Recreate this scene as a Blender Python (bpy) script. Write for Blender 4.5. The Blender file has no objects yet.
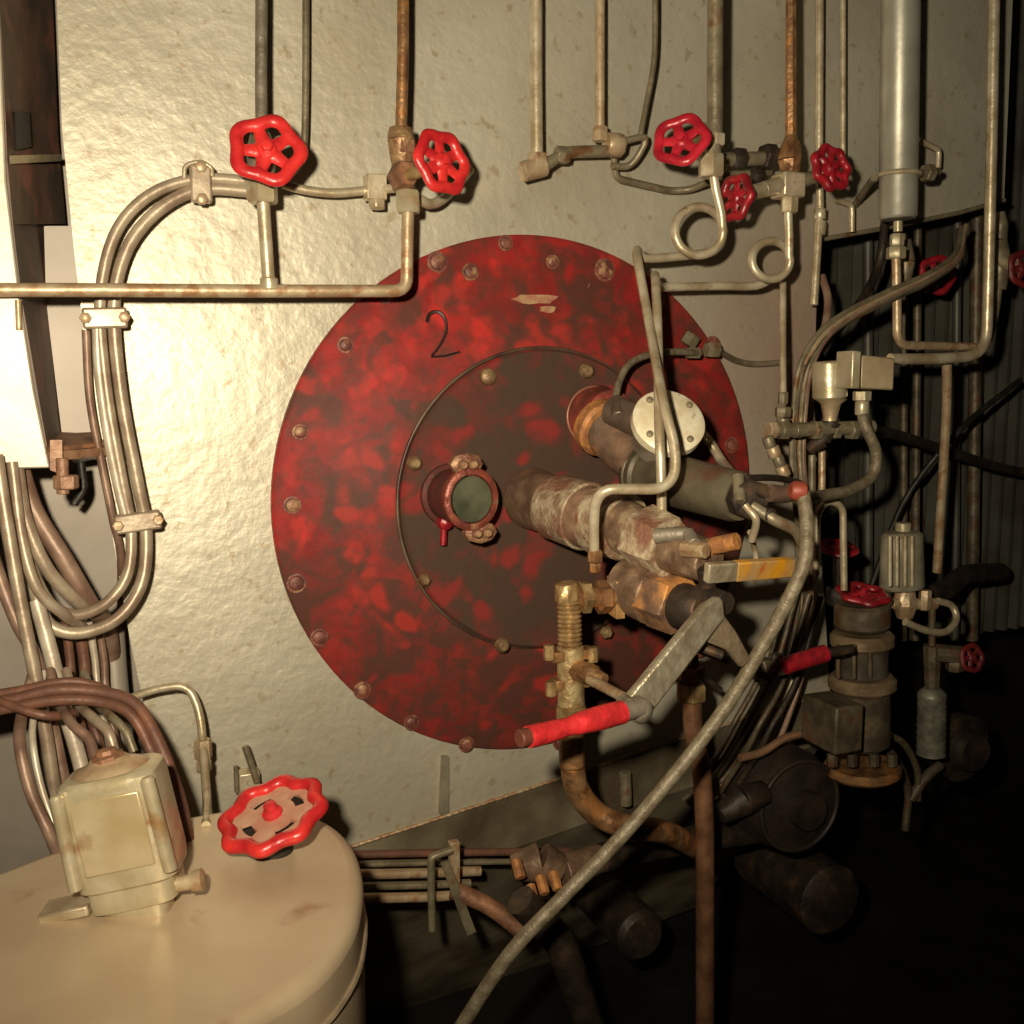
import bpy, bmesh, math, random
from mathutils import Vector, Matrix
random.seed(7)
C = bpy.context.scene.collection
# ------------------------------------------------------------------ room frame
F = 1005.0
PITCH = math.radians(7); YAW = math.radians(22); D = 1.4
NO = Vector((math.sin(YAW), -math.cos(YAW), 0))      # out of the wall, into the room
U = Vector((math.cos(YAW), math.sin(YAW), 0))        # along the wall to the right
Z = Vector((0, 0, 1))
def ray(x, y):
    a = (x - 512) / F; b = (512 - y) / F
    c, s = math.cos(PITCH), math.sin(PITCH)
    return Vector((a, c + b * s, -s + b * c))
def P(x, y, w=0.0):                                   # a sighted point, w metres in front of the wall
    d = ray(x, y)
    return d * ((D - w) / (-(d.dot(NO))))
def G(x, y, z):                                       # a sighted point on a level plane
    d = ray(x, y); return d * (z / d.z)
def depth(p):
    c, s = math.cos(PITCH), math.sin(PITCH)
    return p.y * c - p.z * s
def S(r, p): return r * depth(p) / F                  # millimetre size of something seen r px wide at p
def Q(p):
    return P(*p) if not isinstance(p, Vector) else p
# ------------------------------------------------------------------ materials
MATS = {}
def mat(name, col, rough=.5, metal=0., col2=None, scale=25., bump=.25, rust=None, rust_t=.62, rscale=9., spec=.5, detail=6, bscale=None):
    if name in MATS: return MATS[name]
    m = bpy.data.materials.new(name); m.use_nodes = True
    nt = m.node_tree; N = nt.nodes; L = nt.links
    b = N['Principled BSDF']
    b.inputs['Roughness'].default_value = rough; b.inputs['Metallic'].default_value = metal
    b.inputs['Specular IOR Level'].default_value = spec
    tc = N.new('ShaderNodeTexCoord')
    n1 = N.new('ShaderNodeTexNoise'); n1.inputs['Scale'].default_value = scale; n1.inputs['Detail'].default_value = detail
    L.new(tc.outputs['Object'], n1.inputs['Vector'])
    r1 = N.new('ShaderNodeValToRGB'); r1.color_ramp.elements[0].position = .38; r1.color_ramp.elements[1].position = .64
    c2 = col2 or tuple(c * .7 for c in col)
    r1.color_ramp.elements[0].color = (*c2, 1); r1.color_ramp.elements[1].color = (*col, 1)
    L.new(n1.outputs['Fac'], r1.inputs['Fac'])
    out = r1.outputs['Color']
    if rust:
        n2 = N.new('ShaderNodeTexNoise'); n2.inputs['Scale'].default_value = rscale; n2.inputs['Detail'].default_value = 8
        L.new(tc.outputs['Object'], n2.inputs['Vector'])
        r2 = N.new('ShaderNodeValToRGB'); r2.color_ramp.elements[0].position = rust_t - .06; r2.color_ramp.elements[1].position = rust_t + .05
        L.new(n2.outputs['Fac'], r2.inputs['Fac'])
        mx = N.new('ShaderNodeMixRGB'); mx.inputs['Color2'].default_value = (*rust, 1)
        L.new(r2.outputs['Color'], mx.inputs['Fac']); L.new(out, mx.inputs['Color1']); out = mx.outputs['Color']
    L.new(out, b.inputs['Base Color'])
    if bump:
        n3 = N.new('ShaderNodeTexNoise'); n3.inputs['Scale'].default_value = bscale or scale * 3; n3.inputs['Detail'].default_value = 4
        L.new(tc.outputs['Object'], n3.inputs['Vector'])
        bp = N.new('ShaderNodeBump'); bp.inputs['Strength'].default_value = bump; bp.inputs['Distance'].default_value = .004
        L.new(n3.outputs['Fac'], bp.inputs['Height']); L.new(bp.outputs['Normal'], b.inputs['Normal'])
    m.diffuse_color = (*col, 1)
    MATS[name] = m; return m
CREAM = mat('aluminium painted tube', (.66, .58, .42), .38, .45, (.42, .33, .20), 30, .2, (.30, .17, .08), .68, 40)
CREAMR = mat('painted tube with rust', (.56, .45, .29), .42, .35, (.38, .26, .15), 30, .25, (.36, .20, .10), .58, 45)
OLIVE = mat('dull olive painted steel', (.30, .26, .17), .45, .35, (.16, .13, .08), 30, .3, (.18, .09, .04), .62, 30)
PALE = mat('pale painted cast metal', (.58, .52, .37), .33, .4, (.42, .35, .21), 25, .2, (.34, .17, .06), .67, 22)
BRASS = mat('tarnished brass', (.52, .36, .17), .38, .6, (.26, .16, .07), 60, .25)
BRASSD = mat('rusty brown brass', (.40, .22, .10), .42, .5, (.17, .08, .035), 50, .3, (.50, .22, .07), .60, 40)
RUST = mat('rusty steel', (.34, .16, .08), .6, .2, (.15, .07, .04), 40, .4)
RUSTO = mat('orange rust', (.55, .24, .07), .6, .2, (.28, .12, .05), 60, .4)
RUSTB = mat('tan rust', (.38, .22, .13), .5, .2, (.24, .12, .07), 50, .4)
RUSTC = mat('rust brown cable sheath', (.20, .085, .05), .5, .1, (.13, .06, .04), 40, .2)
REDW = mat('red enamel of the handwheels', (.66, .035, .03), .32, .05, (.42, .015, .02), 40, .2)
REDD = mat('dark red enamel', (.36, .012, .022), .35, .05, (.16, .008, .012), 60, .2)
REDG = mat('red plastic grip', (.66, .03, .035), .4, 0, (.42, .02, .022), 55, .35)
WHITEC = mat('white painted cover', (.86, .80, .62), .45, .1, (.68, .58, .38), 45, .12, (.35, .22, .10), .68, 50)
TAN = mat('tan painted drum', (.60, .47, .31), .4, .15, (.52, .39, .25), 9, .12, (.40, .26, .15), .68, 14)
DARK = mat('black greasy metal and wheel shade', (.035, .03, .025), .5, .3, (.015, .013, .01), 30, .3)
OLIVE_SHADED = mat('shaded dull olive steel', (.15, .12, .075), .5, .3, (.07, .052, .032), 30, .35, (.12, .055, .025), .6, 26)  # darker copy of OLIVE, lower right shade put into the colour
DARKB = mat('dark brown greasy metal', (.055, .038, .025), .55, .3, (.02, .014, .01), 30, .4, (.11, .06, .03), .66, 30)
GREYC = mat('grey cast body', (.30, .26, .20), .45, .4, (.16, .13, .09), 35, .4)
LAG = mat('pitted pale lagging', (.50, .42, .28), .6, .1, (.24, .15, .09), 55, .8, (.22, .10, .06), .55, 28)
BODYB = mat('brown scorched barrel', (.30, .19, .12), .5, .3, (.13, .08, .05), 40, .5, (.40, .30, .18), .62, 40)
SLEEVE = mat('green grey enamel sleeve', (.14, .12, .075), .5, .2, (.07, .055, .035), 14, .3, (.12, .06, .035), .58, 18)
HOSE = mat('braided hose sheath', (.25, .21, .14), .5, .2, (.15, .115, .07), 70, .35)
GREYL = mat('worn grey lever steel', (.42, .38, .28), .42, .5, (.26, .21, .14), 50, .4)
CONDUIT = mat('greenish cream conduit', (.47, .39, .28), .4, .3, (.28, .20, .14), 25, .2)
CONDB = mat('pink brown conduit', (.32, .21, .15), .45, .2, (.18, .10, .07), 25, .2)
WHITEP = mat('white painted conduit', (.62, .56, .45), .4, .2, (.44, .36, .27), 25, .2)
BLACKP = mat('black paint', (.015, .01, .01), .5, 0, (.03, .01, .01), 60, 0)
SILVER = mat('silver cylinder paint', (.42, .41, .34), .42, .45, (.34, .32, .26), 20, .1)
GLASS = mat('dark green sight glass', (.10, .10, .065), .15, .0, (.045, .05, .03), 30, 0)
RUSTWEB = mat('rusted web plate', (.17, .10, .07), .55, .2, (.09, .065, .045), 12, .35, (.24, .10, .07), .60, 18)
GREYP = mat('purple grey painted steel', (.36, .31, .26), .5, .2, (.30, .26, .21), 8, .1)
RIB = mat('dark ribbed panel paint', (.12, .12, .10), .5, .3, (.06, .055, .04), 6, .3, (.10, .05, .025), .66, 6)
FLOORM = mat('black oily floor and far darkness', (.02, .018, .014), .5, 0, (.01, .009, .007), 8, .3)

def wall_material():
    m = bpy.data.materials.new('aluminium painted boiler front'); m.use_nodes = True
    nt = m.node_tree; N = nt.nodes; L = nt.links; b = N['Principled BSDF']
    b.inputs['Metallic'].default_value = .42; b.inputs['Roughness'].default_value = .46
    tc = N.new('ShaderNodeTexCoord')
    def noise(sc, det=5):
        n = N.new('ShaderNodeTexNoise'); n.inputs['Scale'].default_value = sc; n.inputs['Detail'].default_value = det
        L.new(tc.outputs['Object'], n.inputs['Vector']); return n
    def ramp(src, a, bb, c0, c1):
        r = N.new('ShaderNodeValToRGB'); r.color_ramp.elements[0].position = a; r.color_ramp.elements[1].position = bb
        r.color_ramp.elements[0].color = (*c0, 1); r.color_ramp.elements[1].color = (*c1, 1)
        L.new(src, r.inputs['Fac']); return r.outputs['Color']
    def mix(f, c1, c2):
        x = N.new('ShaderNodeMixRGB'); L.new(f, x.inputs['Fac']); L.new(c1, x.inputs['Color1'])
        if isinstance(c2, tuple): x.inputs['Color2'].default_value = (*c2, 1)
        else: L.new(c2, x.inputs['Color2'])
        return x.outputs['Color']
    base = ramp(noise(4).outputs['Fac'], .35, .68, (.47, .43, .33), (.60, .56, .45))
    sp = ramp(noise(55, 3).outputs['Fac'], .62, .70, (0, 0, 0), (.6, .6, .6))
    c = mix(sp, base, (.36, .27, .15))
    st = ramp(noise(2.6, 8).outputs['Fac'], .56, .72, (0, 0, 0), (.6, .6, .6))
    c = mix(st, c, (.42, .35, .22))
    # grime: a brown soaked patch to the right of the burner
    sx = N.new('ShaderNodeVectorMath'); sx.operation = 'DISTANCE'
    L.new(tc.outputs['Object'], sx.inputs[0]); sx.inputs[1].default_value = tuple(P(752, 440, 0) - P(500, 500, 0))
    g = N.new('ShaderNodeMapRange'); g.inputs['From Min'].default_value = .34; g.inputs['From Max'].default_value = .08
    L.new(sx.outputs['Value'], g.inputs['Value'])
    nn = N.new('ShaderNodeMath'); nn.operation = 'MULTIPLY'; L.new(g.outputs['Result'], nn.inputs[0]); nn.inputs[1].default_value = .85
    c = mix(nn.outputs['Value'], c, (.42, .29, .22))
    L.new(c, b.inputs['Base Color'])
    h = N.new('ShaderNodeMath'); h.operation = 'ADD'
    L.new(noise(38, 4).outputs['Fac'], h.inputs[0]); n9 = noise(110, 3); mu = N.new('ShaderNodeMath'); mu.operation = 'MULTIPLY'; mu.inputs[1].default_value = .30
    L.new(n9.outputs['Fac'], mu.inputs[0]); L.new(mu.outputs[0], h.inputs[1])
    bp = N.new('ShaderNodeBump'); bp.inputs['Strength'].default_value = .45; bp.inputs['Distance'].default_value = .0035
    L.new(h.outputs[0], bp.inputs['Height']); L.new(bp.outputs['Normal'], b.inputs['Normal'])
    return m
WALL = wall_material()
def red_material(name, lo, hi, grime_shade, grime_shade_amt, centre=None, r0=.0, r1=1., floor_amt=.1, base=.0):
    m = bpy.data.materials.new(name); m.use_nodes = True
    nt = m.node_tree; N = nt.nodes; L = nt.links; b = N['Principled BSDF']
    b.inputs['Roughness'].default_value = .55; b.inputs['Specular IOR Level'].default_value = .18
    tc = N.new('ShaderNodeTexCoord')
    def noise(sc, det, off=0., dist=0.):
        mp = N.new('ShaderNodeMapping'); mp.inputs['Location'].default_value = (off, off * 2, off * .5); L.new(tc.outputs['Object'], mp.inputs['Vector'])
        n = N.new('ShaderNodeTexNoise'); n.inputs['Scale'].default_value = sc; n.inputs['Detail'].default_value = det; n.inputs['Distortion'].default_value = dist
        L.new(mp.outputs['Vector'], n.inputs['Vector']); return n.outputs['Fac'], mp.outputs['Vector']
    def ramp(src, a, bb, c0, c1):
        r = N.new('ShaderNodeValToRGB'); r.color_ramp.elements[0].position = a; r.color_ramp.elements[1].position = bb
        r.color_ramp.elements[0].color = (*c0, 1); r.color_ramp.elements[1].color = (*c1, 1)
        L.new(src, r.inputs['Fac']); return r.outputs['Color']
    def mix(f, c1, c2):
        x = N.new('ShaderNodeMixRGB'); L.new(f, x.inputs['Fac']); L.new(c1, x.inputs['Color1'])
        if isinstance(c2, tuple): x.inputs['Color2'].default_value = (*c2, 1)
        else: L.new(c2, x.inputs['Color2'])
        return x.outputs['Color']
    def math_(op, a, bb):
        x = N.new('ShaderNodeMath'); x.operation = op
        for i, v in enumerate((a, bb)):
            if isinstance(v, (int, float)): x.inputs[i].default_value = v
            else: L.new(v, x.inputs[i])
        return x.outputs[0]
    v = N.new('ShaderNodeTexVoronoi'); v.feature = 'SMOOTH_F1'; v.inputs['Scale'].default_value = 25; v.inputs['Smoothness'].default_value = .35
    wob = N.new('ShaderNodeTexNoise'); wob.inputs['Scale'].default_value = 14; L.new(tc.outputs['Object'], wob.inputs['Vector'])
    mv = N.new('ShaderNodeMixRGB'); mv.inputs['Fac'].default_value = .06; L.new(tc.outputs['Object'], mv.inputs['Color1']); L.new(wob.outputs['Color'], mv.inputs['Color2'])
    L.new(mv.outputs['Color'], v.inputs['Vector'])
    blot = ramp(v.outputs['Distance'], .30, .52, (1, 1, 1), (0, 0, 0))         # rounded fresh paint dabs
    sel, _ = noise(11, 3, 3.1)
    blot2 = math_('MULTIPLY', blot, ramp(sel, .42, .54, (0, 0, 0), (1, 1, 1)))
    c = mix(blot2, ramp(noise(22, 6, 1.7)[0], .35, .65, lo, tuple(a_ * .55 + b_ * .45 for a_, b_ in zip(lo, hi))), hi)
    g1 = ramp(noise(17, 8, 5.3, .6)[0], .43, .60, (floor_amt,) * 3, (grime_shade_amt,) * 3)
    g2 = ramp(noise(48, 6, 2.2)[0], .48, .68, (0, 0, 0), (.55, .55, .55))
    f = math_('MAXIMUM', g1, g2)
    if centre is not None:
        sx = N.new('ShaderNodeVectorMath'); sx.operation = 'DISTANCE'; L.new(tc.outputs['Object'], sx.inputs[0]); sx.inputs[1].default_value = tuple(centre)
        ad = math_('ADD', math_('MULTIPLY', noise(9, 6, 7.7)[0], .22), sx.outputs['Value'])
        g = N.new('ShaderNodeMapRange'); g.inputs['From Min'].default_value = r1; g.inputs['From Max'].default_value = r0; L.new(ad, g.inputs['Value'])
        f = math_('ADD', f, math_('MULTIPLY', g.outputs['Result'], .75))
    f = math_('MINIMUM', math_('ADD', f, base), math_('SUBTRACT', .96, math_('MULTIPLY', blot2, .50)))
    c = mix(f, c, grime_shade)
    L.new(c, b.inputs['Base Color'])
    bp = N.new('ShaderNodeBump'); bp.inputs['Strength'].default_value = .35; bp.inputs['Distance'].default_value = .003
    L.new(noise(45, 4)[0], bp.inputs['Height']); L.new(bp.outputs['Normal'], b.inputs['Normal'])
    return m
# ------------------------------------------------------------------ mesh builder
def frame_of(d):
    d = d.normalized(); a = Vector((0, 0, 1)) if abs(d.z) < .9 else Vector((1, 0, 0))
    x = a.cross(d).normalized(); y = d.cross(x); return x, y, d
def fillet(pts, rad):
    out = [pts[0]]
    for i in range(1, len(pts) - 1):
        p, a, b = pts[i], pts[i - 1], pts[i + 1]
        la, lb = (a - p).length, (b - p).length
        r = min(rad, la * .49, lb * .49)
        s = p + (a - p) * (r / la); e = p + (b - p) * (r / lb)
        for k in range(7):
            t = k / 6; out.append(s * (1 - t) ** 2 + p * 2 * t * (1 - t) + e * t * t)
    out.append(pts[-1]); return out
def spline(pts, n=8):
    q = [pts[0] * 2 - pts[1]] + list(pts) + [pts[-1] * 2 - pts[-2]]
    out = []
    for i in range(1, len(q) - 2):
        a, b, c, d = q[i - 1:i + 3]
        for k in range(n):
            t = k / n
            out.append(.5 * ((2 * b) + (c - a) * t + (2 * a - 5 * b + 4 * c - d) * t * t + (3 * b - a - 3 * c + d) * t ** 3))
    out.append(pts[-1]); return out
class MB:
    def __init__(s): s.v = []; s.f = []
    def ring(s, c, x, y, r, n, ry=None, ph=0.):
        i = len(s.v); ry = ry or r
        for k in range(n):
            a = 2 * math.pi * k / n + ph
            s.v.append(c + x * (r * math.cos(a)) + y * (ry * math.sin(a)))
        return i
    def bridge(s, i, j, n):
        for k in range(n):
            s.f.append((i + k, i + (k + 1) % n, j + (k + 1) % n, j + k))
    def sweep(s, pts, r, n=10, rib=0., pitch=.006):
        if rib:
            q = [pts[0]]
            for a, b in zip(pts, pts[1:]):
                L = (b - a).length; m = max(1, int(L / (pitch / 3)))
                for k in range(1, m + 1): q.append(a.lerp(b, k / m))
            pts = q
        x, y, d = frame_of(pts[1] - pts[0]); prev = None; acc = 0
        for i, p in enumerate(pts):
            if i == 0: t = pts[1] - p
            elif i == len(pts) - 1: t = p - pts[i - 1]
            else: t = pts[i + 1] - pts[i - 1]
            if t.length < 1e-9: continue
            t.normalize()
            x = (x - t * x.dot(t)).normalized(); y = t.cross(x)
            if i: acc += (p - pts[i - 1]).length
            rr = (r(i / (len(pts) - 1)) if callable(r) else r)
            if rib: rr *= 1 + rib * math.sin(2 * math.pi * acc / pitch)
            j = s.ring(p, x, y, rr, n)
            if prev is not None: s.bridge(prev, j, n)
            else: s.f.append(tuple(range(j + n - 1, j - 1, -1)))
            prev = j
        s.f.append(tuple(range(prev, prev + n))); return s
    def tube(s, pts, rpx, fil=20., mode='f', n=10, rib=0., pitch=.006, r=None):
        q = [Q(p) for p in pts]; m = q[len(q) // 2]
        rr = r if r else S(rpx, m)
        if len(q) > 2: q = fillet(q, S(fil, m)) if mode == 'f' else spline(q)
        return s.sweep(q, rr, n, rib, pitch)
    def lathe(s, o, d, prof, n=20, sx=1., sy=1., ph=0., xdir=None):
        x, y, d = frame_of(d)
        if xdir is not None:
            x = (xdir - d * xdir.dot(d)).normalized(); y = d.cross(x)
        prev = None
        for t, r in prof:
            j = s.ring(o + d * t, x, y, max(r, 1e-5) * sx, n, max(r, 1e-5) * sy, ph)
            if prev is not None: s.bridge(prev, j, n)
            else: s.f.append(tuple(range(j + n - 1, j - 1, -1)))
            prev = j
        s.f.append(tuple(range(prev, prev + n))); return s
    def cyl(s, a, b, ra, rb=None, n=20, ch=.12, ph=0.):
        a, b = Q(a), Q(b); rb = rb or ra; L = (b - a).length; c = min(ch * min(ra, rb), L * .3)
        return s.lathe(a, b - a, [(0, ra - c), (c, ra), (L - c, rb), (L, rb - c)], n, ph=ph)
    def box(s, c, x, y, z, hx, hy, hz):
        x, y, z = x.normalized() * hx, y.normalized() * hy, z.normalized() * hz; i = len(s.v)
        for a in (-1, 1):
            for b in (-1, 1):
                for e in (-1, 1): s.v.append(c + x * a + y * b + z * e)
        for f in ((0, 1, 3, 2), (4, 6, 7, 5), (0, 4, 5, 1), (2, 3, 7, 6), (0, 2, 6, 4), (1, 5, 7, 3)): s.f.append(tuple(i + k for k in f))
        return s
    def prism(s, pts, off):
        i = len(s.v); n = len(pts); s.v += list(pts) + [p + off for p in pts]
        s.f.append(tuple(range(i, i + n))); s.f.append(tuple(range(i + 2 * n - 1, i + n - 1, -1)))
        for k in range(n): s.f.append((i + k, i + n + k, i + n + (k + 1) % n, i + (k + 1) % n))
        return s
    def torus(s, c, d, R, r, lobes=0, amp=0., n=60, m=10, sy=1., flat=1., ph=0.):
        x, y, d = frame_of(d); rings = []
        for k in range(n):
            a = 2 * math.pi * k / n; RR = R * (1 + amp * math.cos(lobes * a + ph))
            e = (x * math.cos(a) + y * math.sin(a) * sy)
            i = len(s.v)
            for q in range(m):
                b = 2 * math.pi * q / m
                s.v.append(c + e * (RR + r * math.cos(b)) + d * (r * flat * math.sin(b)))
            rings.append(i)
        for k in range(n):
            i, j = rings[k], rings[(k + 1) % n]
            for q in range(m): s.f.append((i + q, j + q, j + (q + 1) % m, i + (q + 1) % m))
        return s
    def build(s, name, material, parent=None, bevel=0., label=None, smooth=40, seg=2, kind=None):
        me = bpy.data.meshes.new(name)
        o = bpy.data.objects.new(name, me); C.objects.link(o)
        if parent is not None:
            org = world_loc(parent)
            o.parent = parent
        else:
            org = sum(s.v, Vector()) / len(s.v); o.location = org
        o['_org'] = tuple(org)
        me.from_pydata([tuple(v - org) for v in s.v], [], s.f); me.validate()
        bm = bmesh.new(); bm.from_mesh(me)
        bmesh.ops.recalc_face_normals(bm, faces=bm.faces)
        bm.to_mesh(me); bm.free()
        me.materials.append(material)
        for p in me.polygons: p.use_smooth = True
        me.set_sharp_from_angle(angle=math.radians(smooth))
        if bevel:
            b = o.modifiers.new('bevel', 'BEVEL'); b.width = bevel; b.segments = seg; b.limit_method = 'ANGLE'
        if label: o['label'] = label
        if kind: o['kind'] = kind
        return o
def world_loc(o):
    return Vector(o['_org']) if '_org' in o.keys() else o.location.copy()
def thing(name, label, cat, loc, group=None):
    loc = Q(loc)
    o = bpy.data.objects.new(name, None); C.objects.link(o); o.location = loc; o.empty_display_size = .02
    o['_org'] = tuple(loc)
    o['label'] = label; o['category'] = cat
    if group: o['group'] = group
    return o
def tag(o, label, cat, group=None):
    o['label'] = label; o['category'] = cat
    if group: o['group'] = group
    return o
def struct(mb, name, m, bevel=0.):
    o = mb.build(name, m, bevel=bevel); o['kind'] = 'structure'; return o
def V(x, y, z): return Vector((x, y, z)).normalized()
# hex nut around direction d
def nut(mb, p, d, rpx, lpx, n=6, ph=0.):
    p = Q(p); r = S(rpx, p); l = S(lpx, p); d = d.normalized()
    mb.lathe(p - d * l / 2, d, [(0, r * .88), (l * .1, r), (l * .9, r), (l, r * .88)], n, ph=ph); return mb
def handwheel(parent, c, axis, rpx, m, lobes=5, amp=.07, hubm=None, spoke=.20, rim=.19, name='handwheel', thick=.75):
    c = Q(c); R = S(rpx, c); ax = axis.normalized(); x, y, d = frame_of(ax)
    mb = MB(); mb.torus(c, ax, R * (1 - rim), R * rim, lobes, amp, 70, 10, 1., thick)
    for k in range(lobes):
        a = 2 * math.pi * k / lobes + math.pi / lobes
        e = x * math.cos(a) + y * math.sin(a); t = d.cross(e)
        q = [c + e * R * f - d * R * .05 * math.sin(math.pi * f) for f in (.15, .35, .55, .72, .82)]
        prev = None
        for i, p in enumerate(q):
            wd = R * spoke * (1.25 if i in (0, 4) else .95 if i != 2 else .8)
            j = mb.ring(p, t, d, wd, 8, R * .10)
            if prev is not None: mb.bridge(prev, j, 8)
            prev = j
    mb.lathe(c - d * R * .22, d, [(0, R * .24), (R * .1, R * .27), (R * .30, R * .27), (R * .36, R * .20)], 16)
    w = mb.build(name, m, parent)
    h = MB(); h.lathe(c + d * R * .13, d, [(0, R * .16), (R * .16, R * .16), (R * .18, R * .11)], 6); h.build('hub_nut', hubm or m, w)
    return w
# ------------------------------------------------------------------ setting
wl = MB()
out = [(52, -120), (1018, -120), (1004, 200), (958, 213), (880, 229), (818, 240), (814, 400), (822, 560), (830, 692), (660, 745), (350, 847), (190, 900), (158, 770), (130, 640), (98, 450), (74, 250), (62, 128)]
wl.prism([P(x, y, 0) for x, y in out][::-1], -NO * .02)
wb = struct(wl, 'wall_back', WALL)
# object-space centre used by the grime patch
ap = MB()
low = [(190, 900), (350, 847), (660, 745), (830, 692)]
top = [P(x, y, -.002) for x, y in low]
bot = [p - Z * .62 - NO * .42 for p in top]
mid = [p - Z * .10 - NO * .015 for p in top]
for a, b in ((top, mid), (mid, bot)):
    for k in range(3):
        ap.prism([a[k], a[k + 1], b[k + 1], b[k]], -NO * .012)
struct(ap, 'wall_lower', mat('dirty silver apron', (.40, .34, .22), .5, .5, (.14, .105, .065), 7, .4))
wr = MB()
def wallq(mb, x0, y0, x1, y1, w, th=.02):
    mb.prism([P(x0, y0, w), P(x1, y0, w), P(x1, y1, w), P(x0, y1, w)], -NO * th)
lr = MB(); wallq(lr, -160, -160, 175, 1150, -.16)
struct(lr, 'wall_left', GREYP)
# ribbed panel behind the opening on the right
rp = MB(); a = P(790, 150, -.28); b = P(1180, 150, -.28); L = (b - a).length; n = 30
z0, z1 = P(900, -150, -.28).z, P(900, 640, -.28).z
prof = []
for k in range(n):
    t0 = L * k / n; s_ = L / n
    for f, w in ((.0, 0), (.5, 0), (.62, .022), (.88, .022)): prof.append((t0 + s_ * f, w))
for i in range(len(prof) - 1):
    (t, w), (t2, w2) = prof[i], prof[i + 1]
    p, q = a + U * t + NO * w, a + U * t2 + NO * w2
    i0 = len(rp.v); rp.v += [Vector((p.x, p.y, z0)), Vector((q.x, q.y, z0)), Vector((q.x, q.y, z1)), Vector((p.x, p.y, z1))]
    rp.f.append((i0, i0 + 1, i0 + 2, i0 + 3))
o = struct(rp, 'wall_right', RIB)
fw = MB(); c0 = P(900, 600, -.75); fw.box(c0 + U * .3, U, NO, Z, 1.6, .02, 1.2); struct(fw, 'wall_added_darkness', FLOORM)  # black wall put in as the darkness below the ribbed panel
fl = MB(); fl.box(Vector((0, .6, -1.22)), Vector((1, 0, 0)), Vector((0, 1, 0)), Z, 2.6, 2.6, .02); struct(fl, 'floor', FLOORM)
# weld seam and opening lip
ws = MB(); pts = [P(x, y, .002) for x, y in ((335, 852), (500, 798), (660, 745), (830, 692))]
ws.sweep(spline(pts, 60), lambda t: .0028 + .0008 * math.sin(t * 700), 8); struct(ws, 'trim_1', mat('rusty weld bead', (.46, .36, .22), .5, .3, (.30, .16, .08), 40, .3))
lp = MB(); lp.tube([(1004, 200, 0), (958, 213, 0), (880, 229, 0), (818, 240, 0)], 2.5, 5); struct(lp, 'trim_2', OLIVE)

# ------------------------------------------------------------------ burner cover
BC = P(508, 495, 0)
cx, cy = 530, 498
CEN = P(cx, cy, 0); RO = .3885
CIN = P(543, 500, .045)
bt = thing('burner_cover', 'large round red blotchy burner cover plate bolted to the silver wall', 'burner cover', CEN)
REDO = red_material('blotched red paint', (.22, .018, .017), (.52, .030, .024), (.085, .036, .026), .82, CIN - CEN + U * .06 - Z * .13, .20, .56, .0, .06)  # low mask centre: soot plus light falloff painted into the plate's bottom
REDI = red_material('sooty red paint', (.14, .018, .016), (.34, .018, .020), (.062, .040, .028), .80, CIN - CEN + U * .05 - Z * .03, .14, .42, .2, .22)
RI = S(149, CIN)
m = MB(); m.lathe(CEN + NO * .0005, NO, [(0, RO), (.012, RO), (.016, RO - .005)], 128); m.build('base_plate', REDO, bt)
# dished ring rising from the plate to the door
m = MB(); off = CIN - CEN; n = 96
rings = []
for t in (0, .35, .7, 1):
    c = CEN + NO * .0165 + (CIN - CEN - NO * .0165) * t; r = RO - .055 + (RI + .012 - RO + .055) * t
    rings.append(m.ring(c, U, Z, r, n))
for i, j in zip(rings, rings[1:]): m.bridge(i, j, n)
m.f.append(tuple(range(rings[-1], rings[-1] + n)))
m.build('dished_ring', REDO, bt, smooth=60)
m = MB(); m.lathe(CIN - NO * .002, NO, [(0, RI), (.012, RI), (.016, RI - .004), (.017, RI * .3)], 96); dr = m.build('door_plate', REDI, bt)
m = MB(); m.torus(CIN + NO * .0, NO, RI + .002, .0026, n=96); m.build('door_rim', mat('scuffed dark rim', (.16, .11, .07), .45, .3, (.06, .03, .025), 14, .2), bt)
BOLTM = mat('grimy painted bolt', (.24, .08, .05), .5, .1, (.11, .035, .028), 70, .3, (.36, .20, .10), .62, 60)
for x, y, r in ((437, 262, 12), (470, 272, 10), (505, 243, 9), (604, 270, 13), (552, 262, 8), (660, 300, 9), (712, 345, 10), (292, 505, 10), (296, 583, 11), (319, 637, 10), (362, 690, 10), (411, 722, 9), (466, 744, 9), (300, 432, 9), (345, 345, 9), (385, 296, 9), (731, 445, 9), (735, 520, 9), (560, 742, 9), (640, 715, 9), (700, 650, 9)):
    p = P(x, y, .016); m = MB(); q = S(r * .86, p)
    m.lathe(p, NO, [(0, q * 1.05), (.002, q * 1.05), (.0022, q * .8), (.006, q * .74), (.0075, q * .5)], 14); m.build('bolt', BOLTM, bt)
for x, y, r in ((487, 377, 9), (586, 371, 8), (414, 463, 8), (424, 580, 7), (502, 645, 8), (606, 632, 7), (648, 560, 6)):
    p = P(x, y, .060); m = MB(); q = S(r, p)
    m.lathe(p, NO, [(0, q), (.007, q * .9), (.011, q * .5)], 6 if r < 8 else 12); m.build('door_bolt', mat('worn tan bolt', (.34, .24, .12), .45, .4, (.18, .10, .05), 60, .3), dr)
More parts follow.
